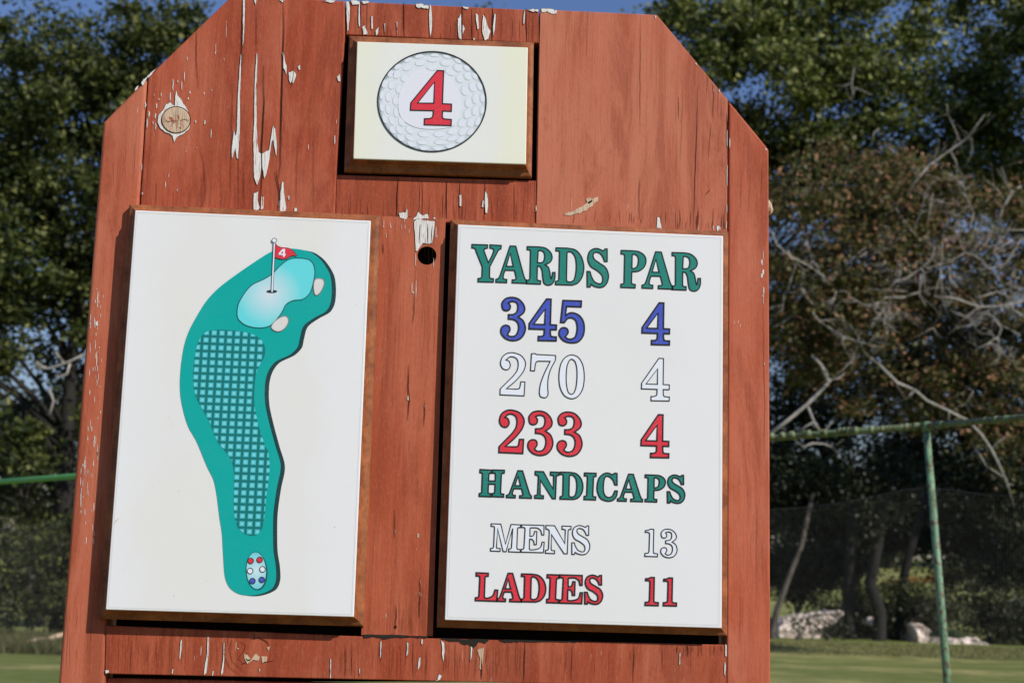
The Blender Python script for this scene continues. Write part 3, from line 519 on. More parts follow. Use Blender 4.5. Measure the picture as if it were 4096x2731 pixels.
# golf ball picture
def ell(cx, cy, rx, ry, deg=0, n=28):
    a = math.radians(deg); return [(cx + rx*math.cos(t)*math.cos(a) - ry*math.sin(t)*math.sin(a), cy + rx*math.cos(t)*math.sin(a) + ry*math.sin(t)*math.cos(a)) for t in [i*2*math.pi/n for i in range(n)]]
w = T3; mb = MB()
fill(mb, [buv('T', ell(988, 752, 565, 520, 0, 80), w)], w + .0002, 3)
fill(mb, [buv('T', ell(990, 760, 548, 502, 0, 72), w)], w + .0003, 0)
fill(mb, [buv('T', ell(985, 745, 520, 470, 0, 72), w)], w + .0004, 1)
dimp = [(1016,268,50,19,0),(853,281,50,22,-10),(1138,285,48,20,15),(740,318,48,22,-25),(1253,328,45,22,30),(985,322,55,20,3),(862,349,58,33,-8),(1122,352,56,33,12),(632,388,45,25,-35),(730,397,52,34,-25),(985,400,60,31,3),(1345,402,45,28,40),(1252,403,55,38,35),(555,462,42,30,-62),(623,470,50,40,-50),(1170,442,60,35,30),(1355,486,50,38,45),(1430,488,46,26,55),(703,503,50,40,-50),(1275,513,50,42,55),(497,566,32,50,20),(568,577,40,50,20),(1405,600,38,54,-20),(1478,590,28,52,-22),(645,620,38,52,15),(1325,636,40,57,-15),(466,684,24,52,5),(533,700,34,56,5),(610,740,34,54,3),(1435,722,34,58,-5),(1508,712,26,52,-5),(1357,760,34,57,0),(465,808,24,52,-5),(531,825,33,56,-5),(612,862,28,55,-8),(1432,845,34,55,8),(1505,838,24,50,5),(1345,878,34,55,8),(497,932,28,54,-20),(572,943,34,56,-20),(670,958,34,54,-25),(1287,970,34,50,25),(1385,962,34,57,25),(1462,955,28,54,20),(575,1045,28,50,-35),(650,1043,36,54,-38),(758,1043,58,38,38),(1193,1052,58,36,-32),(1302,1058,36,54,42),(1385,1062,28,52,42),(903,1086,70,34,5),(1065,1084,70,35,-5),(660,1127,52,28,40),(758,1124,60,30,28),(1195,1130,60,28,-20),(1283,1142,54,28,-38),(890,1170,70,27,3),(1067,1170,62,27,-3),(775,1190,55,28,22),(1178,1206,58,26,-18),(903,1232,55,24,3),(1047,1233,60,24,-3)]
for (x, y, rx, ry, a) in dimp:
    dx, dy = (988 - x), (740 - y); l = math.hypot(dx, dy) + 1
    fill(mb, [buv('T', ell(x, y, rx, ry, a), w)], w + .0006, 4)
    fill(mb, [buv('T', ell(x - dx/l*5 + 4, y - dy/l*5 + 3, rx*.86, ry*.86, a), w)], w + .0008, 2)
ctr = spline("~760,480 ~860,415 ~1010,440 ~1150,470 ~1225,590 ~1290,740 ~1270,870 ~1230,990 ~1120,1030 ~960,1040 ~820,1020 ~690,950 ~640,850 ~640,700 ~690,560", 6)
fill(mb, [buv('T', ctr, w)], w + .0010, 5)
stroke(mb, buv('T', ell(988, 752, 566, 522, 0, 90), w), 5.0*PXM, w + .0010, 6)
bp = mb.build('ball_picture', [M['grey1'], M['grey2'], M['dimple'], M['grey5'], M['grey4'], M['grey3'], M['black']], pT); bp['label'] = 'printed golf ball with dimples'
mb = MB(); lp = glyph_loops('f', w); fill(mb, lp, w + .0013, 0)
for l in lp: stroke(mb, l, 5*PXM, w + .0016, 1)
o = mb.build('lettering', [M['red'], M['black']], pT); o['label'] = 'red number 4 on the golf ball'

# map of the hole
w = T1
out = "1164.7,994.7 1090.2,1005.7 1051.5,1026.6 956.2,1090.6 878.7,1148.7 828,1200.9 786.4,1266.4 756.6,1323 738,1378 726,1447.6 720,1531 725,1602 750,1697.6 785.7,1763 815,1832.7 830.4,1869.4 854,1917 866,1970.6 878,2065.9 888,2131 892.9,2214.7 900,2304 916.7,2345.6 952.4,2372.4 1000,2380 1047.6,2372.4 1089,2351.6 1104,2315.9 1103,2262 1094,2202.8 1092,2131 1094,2048 1107,1952.8 1123,1863.5 1101,1781 1077,1691.7 1060.7,1614 1059.5,1542.9 1071.4,1489 1101,1447.6 1160.7,1417.9 1190.5,1388 1199.4,1352 1214,1304.8 1256,1272 1303.6,1245 1322.6,1209.5 1327,1150 1318.5,1096 1285.7,1042.9 1250,1013 1220,1002"
def smooth_all(t): return ' '.join('~' + s for s in t.split())
hole = spline(smooth_all(out), 5)
mb = MB()
fill(mb, [[uv(x + 17, y + 3, w) for x, y in hole]], w + .0003, 1); fill(mb, [[uv(x, y, w) for x, y in hole]], w + .0006, 0)
o = mb.build('rough_outline', [M['teal'], M['dteal']], pL); o['label'] = 'teal outline of the hole with a dark edge'
gr = spline(smooth_all("1590,448 1720,450 1800,468 1855,520 1880,620 1870,720 1840,850 1810,920 1750,980 1690,1005 1600,1012 1530,1040 1480,1085 1450,1150 1390,1240 1320,1320 1250,1365 1150,1382 1040,1372 930,1335 850,1260 835,1180 850,1070 900,970 970,870 1050,795 1200,725 1310,655 1400,560 1500,480"), 4)
def radial(name, c_uv, r, inner, outer):
    m, nt, b = newmat(name); mp = mapping(nt, (1/r, 0, 1/r), (-c_uv[0]/r, 0, -c_uv[1]/r))
    ln = N(nt, 'ShaderNodeVectorMath', _operation='LENGTH'); nt.links.new(mp, ln.inputs[0])
    c = ramp(nt, ln.outputs['Value'], [(0, inner), (1, outer)]); nt.links.new(c, b.inputs['Base Color'])
    b.inputs['Roughness'].default_value = .4; b.inputs['Specular IOR Level'].default_value = .35; return m
gm = radial('green_wash', uv(*px('M3', 1270, 930), w), 130*PXM, (.68, .76, .84), (.14, .70, .76))
mb = MB(); g_uv = buv('M3', gr, w); fill(mb, [g_uv], w + .0009, 0); stroke(mb, g_uv, 3.6*PXM, w + .0011, 1)
o = mb.build('green_drawing', [gm, M['lineteal']], pL); o['label'] = 'pale blue putting green on the map'
for s in ("1890,728 1940,718 1990,735 2005,780 1985,850 1940,920 1895,945 1875,920 1862,840 1868,770", "1400,1250 1470,1223 1515,1245 1525,1300 1490,1370 1430,1420 1370,1430 1310,1400 1295,1365 1330,1305"):
    q = buv('M3', spline(smooth_all(s), 4), w); mb = MB(); fill(mb, [q], w + .0013, 0); stroke(mb, q, 3*PXM, w + .0015, 1); mb.build('bunker_drawing', [M['bunker'], M['bunkerline']], pL)
# fairway with its grid of squares
fw = [px('K4', *map(float, s.split(','))) for s in "1410,710 1480,703 1600,712 1700,735 1760,775 1782,830 1775,890 1740,950 1718,1020 1710,1100 1710,1200 1725,1290 1750,1390 1790,1500".split()] + \
     [px('M2', *map(float, s.split(','))) for s in "1803,10 1812,110 1803,220 1790,320 1780,430 1768,510 1735,565 1690,577 1640,560 1600,520 1580,460 1572,380 1573,250 1572,130 1550,60 1510,5".split()] + \
     [px('K4', *map(float, s.split(','))) for s in "1460,1450 1420,1350 1370,1250 1320,1160 1300,1060 1300,960 1315,850 1340,770 1370,730".split()]
fwp = spline(' '.join('~%f,%f' % p for p in fw), 4)
m, nt, b = newmat('fairway_grid')
a0 = uv(*px('K4', 1385, 773), w); a1 = uv(*px('K4', 1751, 779), w); b1 = uv(*px('M2', 1683, 550), w); b0 = uv(*px('K4', 1439, 774), w)
su = (a1[0]-a0[0])/7; sv = abs(b1[1]-b0[1])/25
mp = mapping(nt, (1/su, 0, 1/sv), (-a0[0]/su + 100.5, 0, -b0[1]/sv + 100.5))
sx = nt.nodes.new('ShaderNodeSeparateXYZ'); nt.links.new(mp, sx.inputs[0])
def mth(op, a, b_=None):
    n = nt.nodes.new('ShaderNodeMath'); n.operation = op
    for s_, v in zip(n.inputs, (a, b_)):
        if v is None: continue
        if hasattr(v, 'is_output'): nt.links.new(v, s_)
        else: s_.default_value = v
    return n.outputs[0]
dx = mth('ABSOLUTE', mth('SUBTRACT', mth('FRACT', sx.outputs[0]), .5)); dz = mth('ABSOLUTE', mth('SUBTRACT', mth('FRACT', sx.outputs[2]), .5))
c = ramp(nt, mth('MAXIMUM', dx, dz), [(0, (.34, .74, .82)), (.16, (.12, .60, .68)), (.29, (.07, .50, .56)), (.345, (.008, .20, .20)), (.5, (.008, .165, .165))])
nt.links.new(c, b.inputs['Base Color']); b.inputs['Roughness'].default_value = .4; b.inputs['Specular IOR Level'].default_value = .35
mb = MB(); fill(mb, [[uv(x, y, w) for x, y in fwp]], w + .0009, 0); o = mb.build('fairway_drawing', m, pL); o['label'] = 'fairway drawn as a grid of pale squares'
# flag
mb = MB(); fill(mb, [buv('M3', ell(1302, 893, 67, 16), w)], w + .0014, 3); stroke(mb, buv('M3', ell(1302, 893, 67, 16), w), 2*PXM, w + .0015, 1)
pole = [(1326, 240), (1350, 240), (1319, 905), (1293, 905)]
fill(mb, [buv('M3', pole, w)], w + .0018, 0); stroke(mb, buv('M3', pole, w), 1.6*PXM, w + .0020, 1)
fill(mb, [buv('M3', ell(1337, 210, 33, 30), w)], w + .0018, 0); stroke(mb, buv('M3', ell(1337, 210, 33, 30), w), 2.2*PXM, w + .0020, 1)
fl = buv('M3', spline("1350,250 ~1390,290 ~1450,305 ~1520,312 ~1580,340 ~1615,380 1637,420 ~1570,416 ~1500,455 ~1440,462 ~1380,450 1343,437"), w)
fill(mb, [fl], w + .0016, 2); stroke(mb, fl, 1.8*PXM, w + .0017, 1)
four = [buv('M3', [tuple(map(float, s.split(','))) for s in t.split()], w) for t in ("1446,324 1480,324 1477,391 1491,392 1489,410 1476,409 1474,433 1450,431 1451,408 1393,403 1394,384", "1453,350 1450,390 1419,387")]
fill(mb, four, w + .0020, 0)
mb.build('flag_drawing', [M['white_ink'], M['black'], M['red'], M['dteal']], pL)['label'] = 'red flag with a white 4 on a white pole'
# tee box
tm = radial('tee_wash', uv(*px('Z', 1180, 945), w), 78*PXM, (.62, .80, .86), (.10, .60, .68))
mb = MB(); te = ell(1180, 945, 209, 391, -3, 48)
fill(mb, [buv('Z', [(x + 24, y + 20) for x, y in te], w)], w + .0009, 1); fill(mb, [buv('Z', te, w)], w + .0011, 0); stroke(mb, buv('Z', te, w), 2.2*PXM, w + .0013, 1)
for x, y, mi in ((1063, 742, 2), (1250, 720, 2), (1052, 953, 3), (1310, 918, 3), (1100, 1162, 4), (1295, 1137, 4)):
    q = buv('Z', ell(x, y, 59, 59), w); fill(mb, [q], w + .0015, mi); stroke(mb, q, 2.8*PXM, w + .0017, 5)
mb.build('tee_box_drawing', [tm, M['lineteal'], M['red'], M['white_ink'], M['blue'], M['black']], pL)['label'] = 'oval tee box with red, white and blue dots'
# small chips, a thorn and scuffs on the sheets
mb = MB(); stroke(mb, buv('M2', [(768, 493), (782, 478), (797, 460)], w), 3*PXM, w + .0008, 0, False, True)
mb.build('thorn', M['knot'], pL)

# ------------------------------------------------------------------ background helpers
MB = BM_.__mro__[1]
def foliage_mat(name, cols, trans=.35, rough=.55, seedscale=.35):
    m, nt, b = newmat(name)
    g = nt.nodes.new('ShaderNodeNewGeometry')
    c = ramp(nt, g.outputs['Random Per Island'], [(i/(len(cols)-1), c) for i, c in enumerate(cols)])
    n_ = noise(nt, mapping(nt, (seedscale*4,)*3), 1.0, 3, .6)
    c = mix(nt, ramp(nt, n_, [(.38, .6), (.58, 0)]), c, tuple(x*.8 for x in cols[0]))
    nt.links.new(c, b.inputs['Base Color']); b.inputs['Roughness'].default_value = rough; b.inputs['Specular IOR Level'].default_value = .35
    tr = nt.nodes.new('ShaderNodeBsdfTranslucent'); nt.links.new(c, tr.inputs['Color'])
    ms = nt.nodes.new('ShaderNodeMixShader'); ms.inputs[0].default_value = trans
    nt.links.new(b.outputs[0], ms.inputs[1]); nt.links.new(tr.outputs[0], ms.inputs[2])
    nt.links.new(ms.outputs[0], nt.nodes['Material Output'].inputs['Surface']); return m
def leaves_mesh(name, pts, size, mat, parent, r):
    n = len(pts); pts = np.asarray(pts)
    a = r.normal(size=(n, 3)); a /= np.linalg.norm(a, axis=1)[:, None]
    nrm = r.normal(size=(n, 3)) + np.array([.5, -.5, .9]); b = np.cross(a, nrm); b /= np.linalg.norm(b, axis=1)[:, None]
    nn = np.cross(a, b)
    L = size * r.uniform(.55, 1.35, (n, 1)); W = L * r.uniform(.24, .44, (n, 1))
    v = np.empty((n, 4, 3)); v[:, 0] = pts - a*L*.5; v[:, 1] = pts + b*W + nn*L*.08; v[:, 2] = pts + a*L*.5 - nn*L*.1; v[:, 3] = pts - b*W + nn*L*.08
    me = bpy.data.meshes.new(name); me.vertices.add(n*4); me.vertices.foreach_set('co', v.ravel())
    me.loops.add(n*4); me.loops.foreach_set('vertex_index', np.arange(n*4, dtype=np.int32))
    me.polygons.add(n); me.polygons.foreach_set('loop_start', np.arange(0, n*4, 4, dtype=np.int32)); me.polygons.foreach_set('loop_total', np.full(n, 4, dtype=np.int32))
    me.materials.append(mat); me.update(calc_edges=True); return link(name, me, parent)
def bark(name, a, b2):
    m, nt, b = newmat(name); f = noise(nt, mapping(nt, (9, 9, 2.5)), 1.0, 5, .7)
    nt.links.new(mix(nt, ramp(nt, f, [(.35, 0), (.65, 1)]), a, b2), b.inputs['Base Color']); b.inputs['Roughness'].default_value = .9
    bump(nt, b, f, .8, .03); return m
M['dbark'] = bark('dark_bark', (.006, .005, .004), (.020, .017, .013)); M['bark'] = bark('grey_bark', (.055, .045, .036), (.14, .12, .10)); M['dead'] = bark('bleached_branch', (.30, .27, .24), (.48, .45, .41))
def tree(label, base, blobs, leaf, mat, ncl, per, spread=.55, group=None, cat='tree', name='tree', trunk_r=.25, top=None, seed=1, nlimb=26, barkm=None):
    """blobs: (centre, (rx, ry, rz), weight) lumps of crown in world space"""
    r = np.random.default_rng(seed); root = empty(name, base); tag(root, label, cat, group)
    base = Vector(base); W = np.array([b[2] for b in blobs], float); W /= W.sum(); cl = []
    for k in range(ncl):
        c, rad, _ = blobs[r.choice(len(blobs), p=W)]
        d = r.normal(size=3); d /= np.linalg.norm(d); q = r.uniform(.25, 1)**.45
        cl.append(np.array(c) + d*q*np.array(rad))
    cl = np.array(cl)
    sp = spread * r.uniform(.45, 1.25, (ncl, 1, 1)); off = r.normal(size=(ncl, per, 3)) * sp * np.array([1, 1, .62])
    pts = (cl[:, None, :] + off).reshape(-1, 3); pts = pts[pts[:, 2] > .05]
    leaves_mesh('crown', pts - np.array(base), leaf, mat, root, r)
    mb = MB(); topc = Vector(blobs[0][0]) if top is None else Vector(top)
    t0 = Vector((0, 0, 0)); t1 = topc - base
    def tp(f): return t0.lerp(t1, f) + Vector((math.sin(f*5+seed)*.22*f, math.cos(f*4+seed)*.15*f, 0))
    mb.tube([tp(f/7) for f in range(8)], [trunk_r*(1.25 - f/7*1.0) if f else trunk_r*1.6 for f in range(8)], 10, smooth if False else 0)
    idx = r.choice(ncl, min(nlimb, ncl), replace=False)
    for i in idx:
        e = Vector(cl[i]) - base; f = min(.95, max(.25, (e.z/max(t1.z, .1))*.7 - .05)); s = tp(f); L = (e - s).length
        mid = s.lerp(e, .5) + Vector((r.normal()*.07, r.normal()*.07, .08))*L
        rr = trunk_r*.42*(1-f*.55); mb.tube([s, s.lerp(mid, .5) + Vector((0, 0, .03*L)), mid, mid.lerp(e, .5), e], [rr, rr*.8, rr*.55, rr*.35, rr*.12], 6)
    mb.build('trunk', barkm or M['bark'], root, smooth=True); return root

# ground
def gz(x, y):
    z = 0.04*math.sin(x*.35+1)*math.cos(y*.21)
    if y > 44: z += (y-44)**1.25*.0155 * 1.0
    if y > 36: z += .0
    return z
m, nt, b = newmat('mown_grass')
n1 = noise(nt, mapping(nt, (.07, .42, .2)), 1.0, 4, .6, .4); n2 = noise(nt, mapping(nt, (1.1, 2.6, 1)), 1.0, 5, .65); n3 = noise(nt, mapping(nt, (28, 28, 28)), 1.0, 3, .7)
c = mix(nt, ramp(nt, n1, [(.42, 0), (.56, 1)]), (.20, .235, .06), (.48, .43, .17))
c = mix(nt, ramp(nt, n2, [(.44, .8), (.56, 0)]), c, (.13, .17, .045)); c = mix(nt, ramp(nt, n3, [(.35, .5), (.6, 0)]), c, (.12, .145, .04))
n4 = noise(nt, mapping(nt, (2.3, 2.3, 2), (5, 3, 1)), 1.0, 2, .5); c = mix(nt, ramp(nt, n4, [(.66, 0), (.74, .6)]), c, (.30, .23, .12))
nt.links.new(c, b.inputs['Base Color']); b.inputs['Roughness'].default_value = .95; b.inputs['Specular IOR Level'].default_value = .1; bump(nt, b, n3, .9, .05)
M['grass'] = m
xs = list(np.linspace(-60, 60, 61)); xs = [-1500, -400, -150] + xs + [150, 400, 1500]
ys = [-600, -100, -20] + list(np.linspace(-4, 130, 90)) + [180, 300, 700, 2500]
mb = MB()
for y in ys:
    for x in xs: mb.v.append((x, y, gz(x, min(y, 150))))
nx = len(xs)
for j in range(len(ys)-1):
    for i in range(nx-1):
        k = j*nx+i; mb.f.append((k, k+1, k+nx+1, k+nx)); mb.m.append(0)
tag(mb.build('grass_field', M['grass'], smooth=True), 'mown grass of the course running back to the trees', kind='structure')

# foliage colours
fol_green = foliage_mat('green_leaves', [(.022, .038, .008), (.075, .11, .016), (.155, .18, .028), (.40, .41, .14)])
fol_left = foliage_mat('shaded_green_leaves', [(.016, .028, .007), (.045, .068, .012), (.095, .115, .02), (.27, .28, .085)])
fol_brown = foliage_mat('browning_leaves', [(.03, .042, .011), (.085, .10, .024), (.15, .15, .042), (.23, .165, .07), (.60, .30, .18)])
fol_dark = foliage_mat('shade_dark_leaves', [(.010, .015, .005), (.022, .030, .009), (.035, .045, .014), (.07, .065, .025)], .2)  # leaf colour darkened to stand in for shade under the crowns
fol_bush = foliage_mat('bush_leaves', [(.015, .022, .006), (.035, .048, .012), (.08, .095, .02), (.20, .21, .045)])
fol_far = foliage_mat('far_leaves', [(.03, .045, .012), (.06, .075, .02), (.09, .10, .03)], .3, seedscale=.12)

def blob(px_, py_, Y, rx, ry, rz, wt=1): return (tuple(at(px_, py_, Y)), (rx, ry, rz), wt)
def gbase(px_, Y): p = at(px_, 2400, Y); return (p.x, Y, gz(p.x, Y))
TREE_G = 'trees behind the sign'
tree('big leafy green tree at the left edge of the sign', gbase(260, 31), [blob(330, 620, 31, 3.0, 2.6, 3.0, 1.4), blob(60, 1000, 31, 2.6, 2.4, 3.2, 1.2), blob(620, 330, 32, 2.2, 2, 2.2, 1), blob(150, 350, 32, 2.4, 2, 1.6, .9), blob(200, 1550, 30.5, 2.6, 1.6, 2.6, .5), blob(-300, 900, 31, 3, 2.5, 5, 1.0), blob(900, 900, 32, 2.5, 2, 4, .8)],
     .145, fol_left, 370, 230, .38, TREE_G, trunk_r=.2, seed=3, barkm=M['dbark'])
tree('green treetop just showing over the top edge of the sign', gbase(1500, 46), [blob(1500, 700, 46, 5, 3, 5, 1), blob(2010, 190, 46, 1.6, 1.4, 1.2, .25), blob(2350, 900, 46, 3, 3, 5, .6)], .2, fol_green, 150, 80, .8, TREE_G, trunk_r=.3, seed=5)
tree('tall green tree with a full crown above the browning one', gbase(2850, 38), [blob(3050, 420, 38, 3.2, 2.5, 3.2, 1.3), blob(3600, 560, 38, 3.4, 2.5, 3.0, 1.4), blob(3330, 60, 39, 3.2, 2.2, 2.0, .9), blob(4150, 450, 38, 2.6, 2.2, 3.6, 1.1), blob(2800, 120, 39, 1.6, 1.4, 1.5, .45), blob(3950, 0, 40, 1.3, 1.5, 1.3, .25), blob(2700, 900, 39, 2.5, 2, 4, .8), blob(2950, 620, 38.5, 1.8, 1.5, 1.8, .9)],
     .165, fol_green, 430, 260, .42, TREE_G, trunk_r=.16, seed=8, barkm=M['dbark'])
brown = tree('sparse browning tree with bleached bare branches beside the right edge', gbase(4800, 31), [blob(3400, 850, 31, 2.6, 1.8, 1.7, 1.3), blob(3850, 1000, 31, 2.2, 1.8, 1.6, 1.0), blob(3300, 1250, 31, 1.8, 1.5, 1.6, .8), blob(4050, 1500, 31, 1.8, 1.5, 2.2, .7), blob(4400, 1000, 31, 2, 2, 3, .7), blob(3550, 1500, 31.5, 2, 1.5, 1.4, .5)],
     .125, fol_brown, 300, 140, .34, TREE_G, trunk_r=.11, seed=12, nlimb=22, barkm=M['dbark'])
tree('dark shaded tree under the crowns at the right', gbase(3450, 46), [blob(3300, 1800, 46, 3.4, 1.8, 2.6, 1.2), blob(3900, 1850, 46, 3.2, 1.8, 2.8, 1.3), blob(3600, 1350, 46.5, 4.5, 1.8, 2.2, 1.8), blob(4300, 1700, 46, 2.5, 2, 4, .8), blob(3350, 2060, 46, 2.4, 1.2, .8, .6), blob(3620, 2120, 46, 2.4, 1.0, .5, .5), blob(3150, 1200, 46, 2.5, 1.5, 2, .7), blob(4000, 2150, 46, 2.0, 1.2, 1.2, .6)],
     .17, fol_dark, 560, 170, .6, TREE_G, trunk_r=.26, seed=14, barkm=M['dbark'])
tree('dark tree low behind the left edge, seen under the green crown', gbase(150, 38), [blob(100, 1800, 38, 3.5, 1.8, 1.8, 1), blob(450, 1500, 38, 2.5, 2, 3, .6)], .15, fol_dark, 70, 120, .5, TREE_G, trunk_r=.2, seed=15)
tree('unseen tree added out to the right to shade the tree line', (33, 35, 0), [((24, 31, 21.3), (5, 4, 2.3), 1), ((28.5, 31, 21.5), (4, 4, 2.1), .8)], .3, fol_green, 300, 110, .6, TREE_G, trunk_r=.4, seed=17, top=(28.5, 32.5, 18))  # unseen tree, added to cast shade on the right-hand foliage
# bushes
BUSH = 'bushes along the far edge of the grass'
def bush(label, px_, py_, Y, rx, rz, mat, seed, n=60, per=110, leaf=.11, ry=1.0):
    c = at(px_, py_, Y); return tree(label, (c.x, Y, gz(c.x, Y)), [(tuple(c), (rx, ry, rz), 1)], leaf, mat, n, per, .32, BUSH, 'bush', 'bush', .06, seed=seed, nlimb=14)
bush('yellow-green bush behind the netting at the left edge', 60, 2280, 30, 1.5, 1.15, fol_bush, 21, 80)
bush('darker green bush pressed against the left side of the sign', 400, 2250, 30.5, .95, 1.3, fol_bush, 22, 55)
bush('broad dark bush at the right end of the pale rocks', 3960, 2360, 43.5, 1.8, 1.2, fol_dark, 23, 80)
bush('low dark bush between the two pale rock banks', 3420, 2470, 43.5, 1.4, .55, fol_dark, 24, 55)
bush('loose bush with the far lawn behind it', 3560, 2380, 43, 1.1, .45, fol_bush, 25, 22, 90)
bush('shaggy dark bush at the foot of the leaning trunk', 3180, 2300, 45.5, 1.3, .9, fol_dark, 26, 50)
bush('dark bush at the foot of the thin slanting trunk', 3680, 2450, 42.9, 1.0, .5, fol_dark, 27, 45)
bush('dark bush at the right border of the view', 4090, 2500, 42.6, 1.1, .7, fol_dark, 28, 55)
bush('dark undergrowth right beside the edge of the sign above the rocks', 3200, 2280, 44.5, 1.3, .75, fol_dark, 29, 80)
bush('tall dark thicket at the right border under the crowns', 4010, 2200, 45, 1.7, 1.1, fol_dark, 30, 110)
bush('dark thicket between the trunks above the pale rocks', 3360, 2240, 44.8, 1.1, .5, fol_dark, 31, 60)
bush('small sprig growing over the larger pale rock', 3190, 2490, 40.6, .16, .18, fol_dark, 32, 3, 40, .09, .3)
bush('low tuft at the right foot of the larger pale rock', 3310, 2510, 40.6, .40, .16, fol_dark, 33, 7, 60, .09, .4)
# leaning trunks in the right-hand gap
mb = MB(); TG = 'slim trunks under the dark crowns'
def slim(label, pts, Y, r0, r1, mat):
    w_ = [at(*px('Q', *p), Y) for p in pts]; base = w_[0].copy(); base.z = gz(base.x, Y); root = empty('slim_tree', base); tag(root, label, 'tree', TG)
    w_ = [Vector((w_[0].x, Y, base.z - .1))] + w_; n = len(w_)
    m_ = MB(); m_.tube([q - base for q in w_], [r0 + (r1-r0)*i/(n-1) for i in range(n)], 9); m_.build('trunk', mat, root, smooth=True); return root, w_[-1], base
for k, (lab, pts, Y, r0, r1, mt) in enumerate((
    ('thin grey leaning trunk nearest the right edge of the sign', [(15, 880), (70, 650), (180, 350), (290, 80), (400, -420)], 41, .11, .06, M['bark']),
    ('straight dark trunk left of the far lawn', [(735, 820), (735, 500), (745, 200), (770, -420)], 42, .22, .14, M['dbark']),
    ('dark forked trunk in front of the far lawn', [(1010, 950), (1020, 700), (930, 420), (990, 100), (1080, -430)], 41.5, .22, .15, M['dbark']),
    ('thin slanting trunk close to the green post', [(1150, 700), (1220, 450), (1290, 150), (1450, -400)], 43, .18, .12, M['dbark']))):
    root, tip, base = slim(lab, pts, Y, r0, r1, mt)
    r = np.random.default_rng(60+k); cl = np.array(tip)[None] + r.normal(size=(14, 3))*np.array([.9, .6, .6])
    pts_ = (cl[:, None, :] + r.normal(size=(14, 70, 3))*.4).reshape(-1, 3); leaves_mesh('crown', pts_ - np.array(base), .13, fol_dark, root, r)
# far trees beyond the lawn
for k, (x_, Y, h, lab) in enumerate(((2700, 112, 9, 'round far tree beyond the lawn, hidden mostly by the sign'), (3150, 118, 10, 'far tree beyond the lawn near the right edge of the sign'), (3560, 115, 9, 'far tree beyond the lawn between the slim trunks'), (3950, 120, 11, 'far tree beyond the lawn right of the green post'), (4350, 112, 10, 'far tree beyond the lawn past the right border'),
                                     (-250, 95, 11, 'far tree past the left border'), (200, 100, 12, 'far tree low behind the left edge of the sign'), (900, 100, 10, 'far tree behind the middle of the sign'))):
    p = at(x_, 2300, Y); z0 = gz(p.x, Y); tree(lab, (p.x, Y, z0), [((p.x, Y, z0 + h*.55), (6.5, 3, h*.5), 1)], .42, fol_far, 70, 110, 1.2, 'far trees beyond the lawn', trunk_r=.35, seed=80+k, nlimb=8)

# bleached bare branches of the browning tree
segs = [('K3', '1565,1290 1700,1130 1800,1050 1900,980 1990,910 2030,870', 20, 7), ('K3', '1740,1090 1760,1030 1780,990', 12, 7), ('K3', '1920,950 1880,850 1840,770 1835,700', 10, 4), ('K3', '1860,1020 1900,1100 1900,1250', 12, 7), ('K3', '1935,960 2000,930 2005,1030 1950,1130', 9, 5), ('K3', '1990,900 2060,810 2085,775', 9, 4), ('K3', '1590,1120 1640,1200', 9, 8), ('K3', '1330,960 1345,890 1380,865', 12, 6),
        ('K3', '1190,680 1220,590 1330,640', 12, 5), ('K3', '1200,640 1195,560 1210,460', 9, 5), ('K3', '2160,1560 2210,1400 2270,1290 2350,1240', 20, 12), ('K3', '2260,1290 2220,1180 2200,1120', 8, 4), ('K3', '2220,1340 2150,1250 2080,1200', 9, 5), ('K3', '1490,1400 1560,1500 1620,1580', 12, 8), ('K3', '1700,1560 1720,1400 1740,1300', 11, 6), ('K3', '2170,1550 2360,1545', 12, 9),
        ('K6', '650,30 690,130 780,210 900,270 1000,340 1050,390', 14, 11), ('K6', '1050,390 1130,290 1230,200 1290,150', 14, 8), ('K6', '800,30 880,110 930,200 990,260', 9, 5), ('K6', '860,430 890,480 940,540', 26, 10), ('K6', '660,690 740,650 830,580', 9, 6), ('K6', '1550,0 1620,70 1740,95', 13, 9), ('K6', '1800,270 1850,230 1990,200 2090,130 2180,30', 14, 14), ('K6', '1800,270 1800,150 1810,60', 9, 5),
        ('K6', '1790,290 1800,430 1810,530', 11, 7), ('K6', '1800,260 1700,290 1640,240 1570,320', 9, 6), ('K6', '1690,540 1650,470 1660,330', 13, 8), ('K6', '1650,450 1520,490 1480,475', 10, 7), ('K6', '1330,380 1400,410 1480,370 1560,350', 9, 5), ('K6', '1300,430 1450,440 1570,445', 9, 6), ('K6', '1750,480 1880,490 2050,550 2210,545 2350,510', 16, 14), ('K6', '2210,540 2280,480 2360,455', 14, 10), ('K6', '1880,290 1980,370 2050,450 2070,530', 9, 6),
        ('K6', '2080,440 2230,400 2320,350', 10, 7), ('K6', '2000,290 2100,300 2230,260 2330,100', 10, 8), ('K6', '2280,570 2360,620', 14, 12), ('K6', '2080,580 2150,620 2200,670 2330,740', 10, 7), ('K6', '2200,40 2360,35', 11, 9), ('K6', '1740,690 1780,750', 9, 6), ('K6', '1380,940 1500,1060 1620,1110 1700,1180 1850,1250 1970,1310', 26, 18), ('K6', '1560,1170 1620,1110', 12, 9), ('K6', '1970,1310 2060,1400 2130,1500 2190,1620 2240,1740', 24, 16), ('K6', '2020,840 2130,790 2200,830 2190,900', 11, 7),
        ('K6', '650,1400 780,1300 900,1200 1000,1100 1050,1040', 34, 26), ('K6', '1040,1060 990,940 930,880', 26, 20), ('K6', '900,1220 940,1320 990,1400', 22, 16), ('K6', '870,1490 930,1465 1010,1470 1060,1490', 16, 9), ('K6', '2030,1500 2100,1620 2230,1700 2260,1790', 13, 7), ('K6', '1240,760 1280,860 1400,950', 18, 12), ('K6', '1960,1200 2010,1120 1960,1080', 9, 5)]
rr_ = random.Random(5)
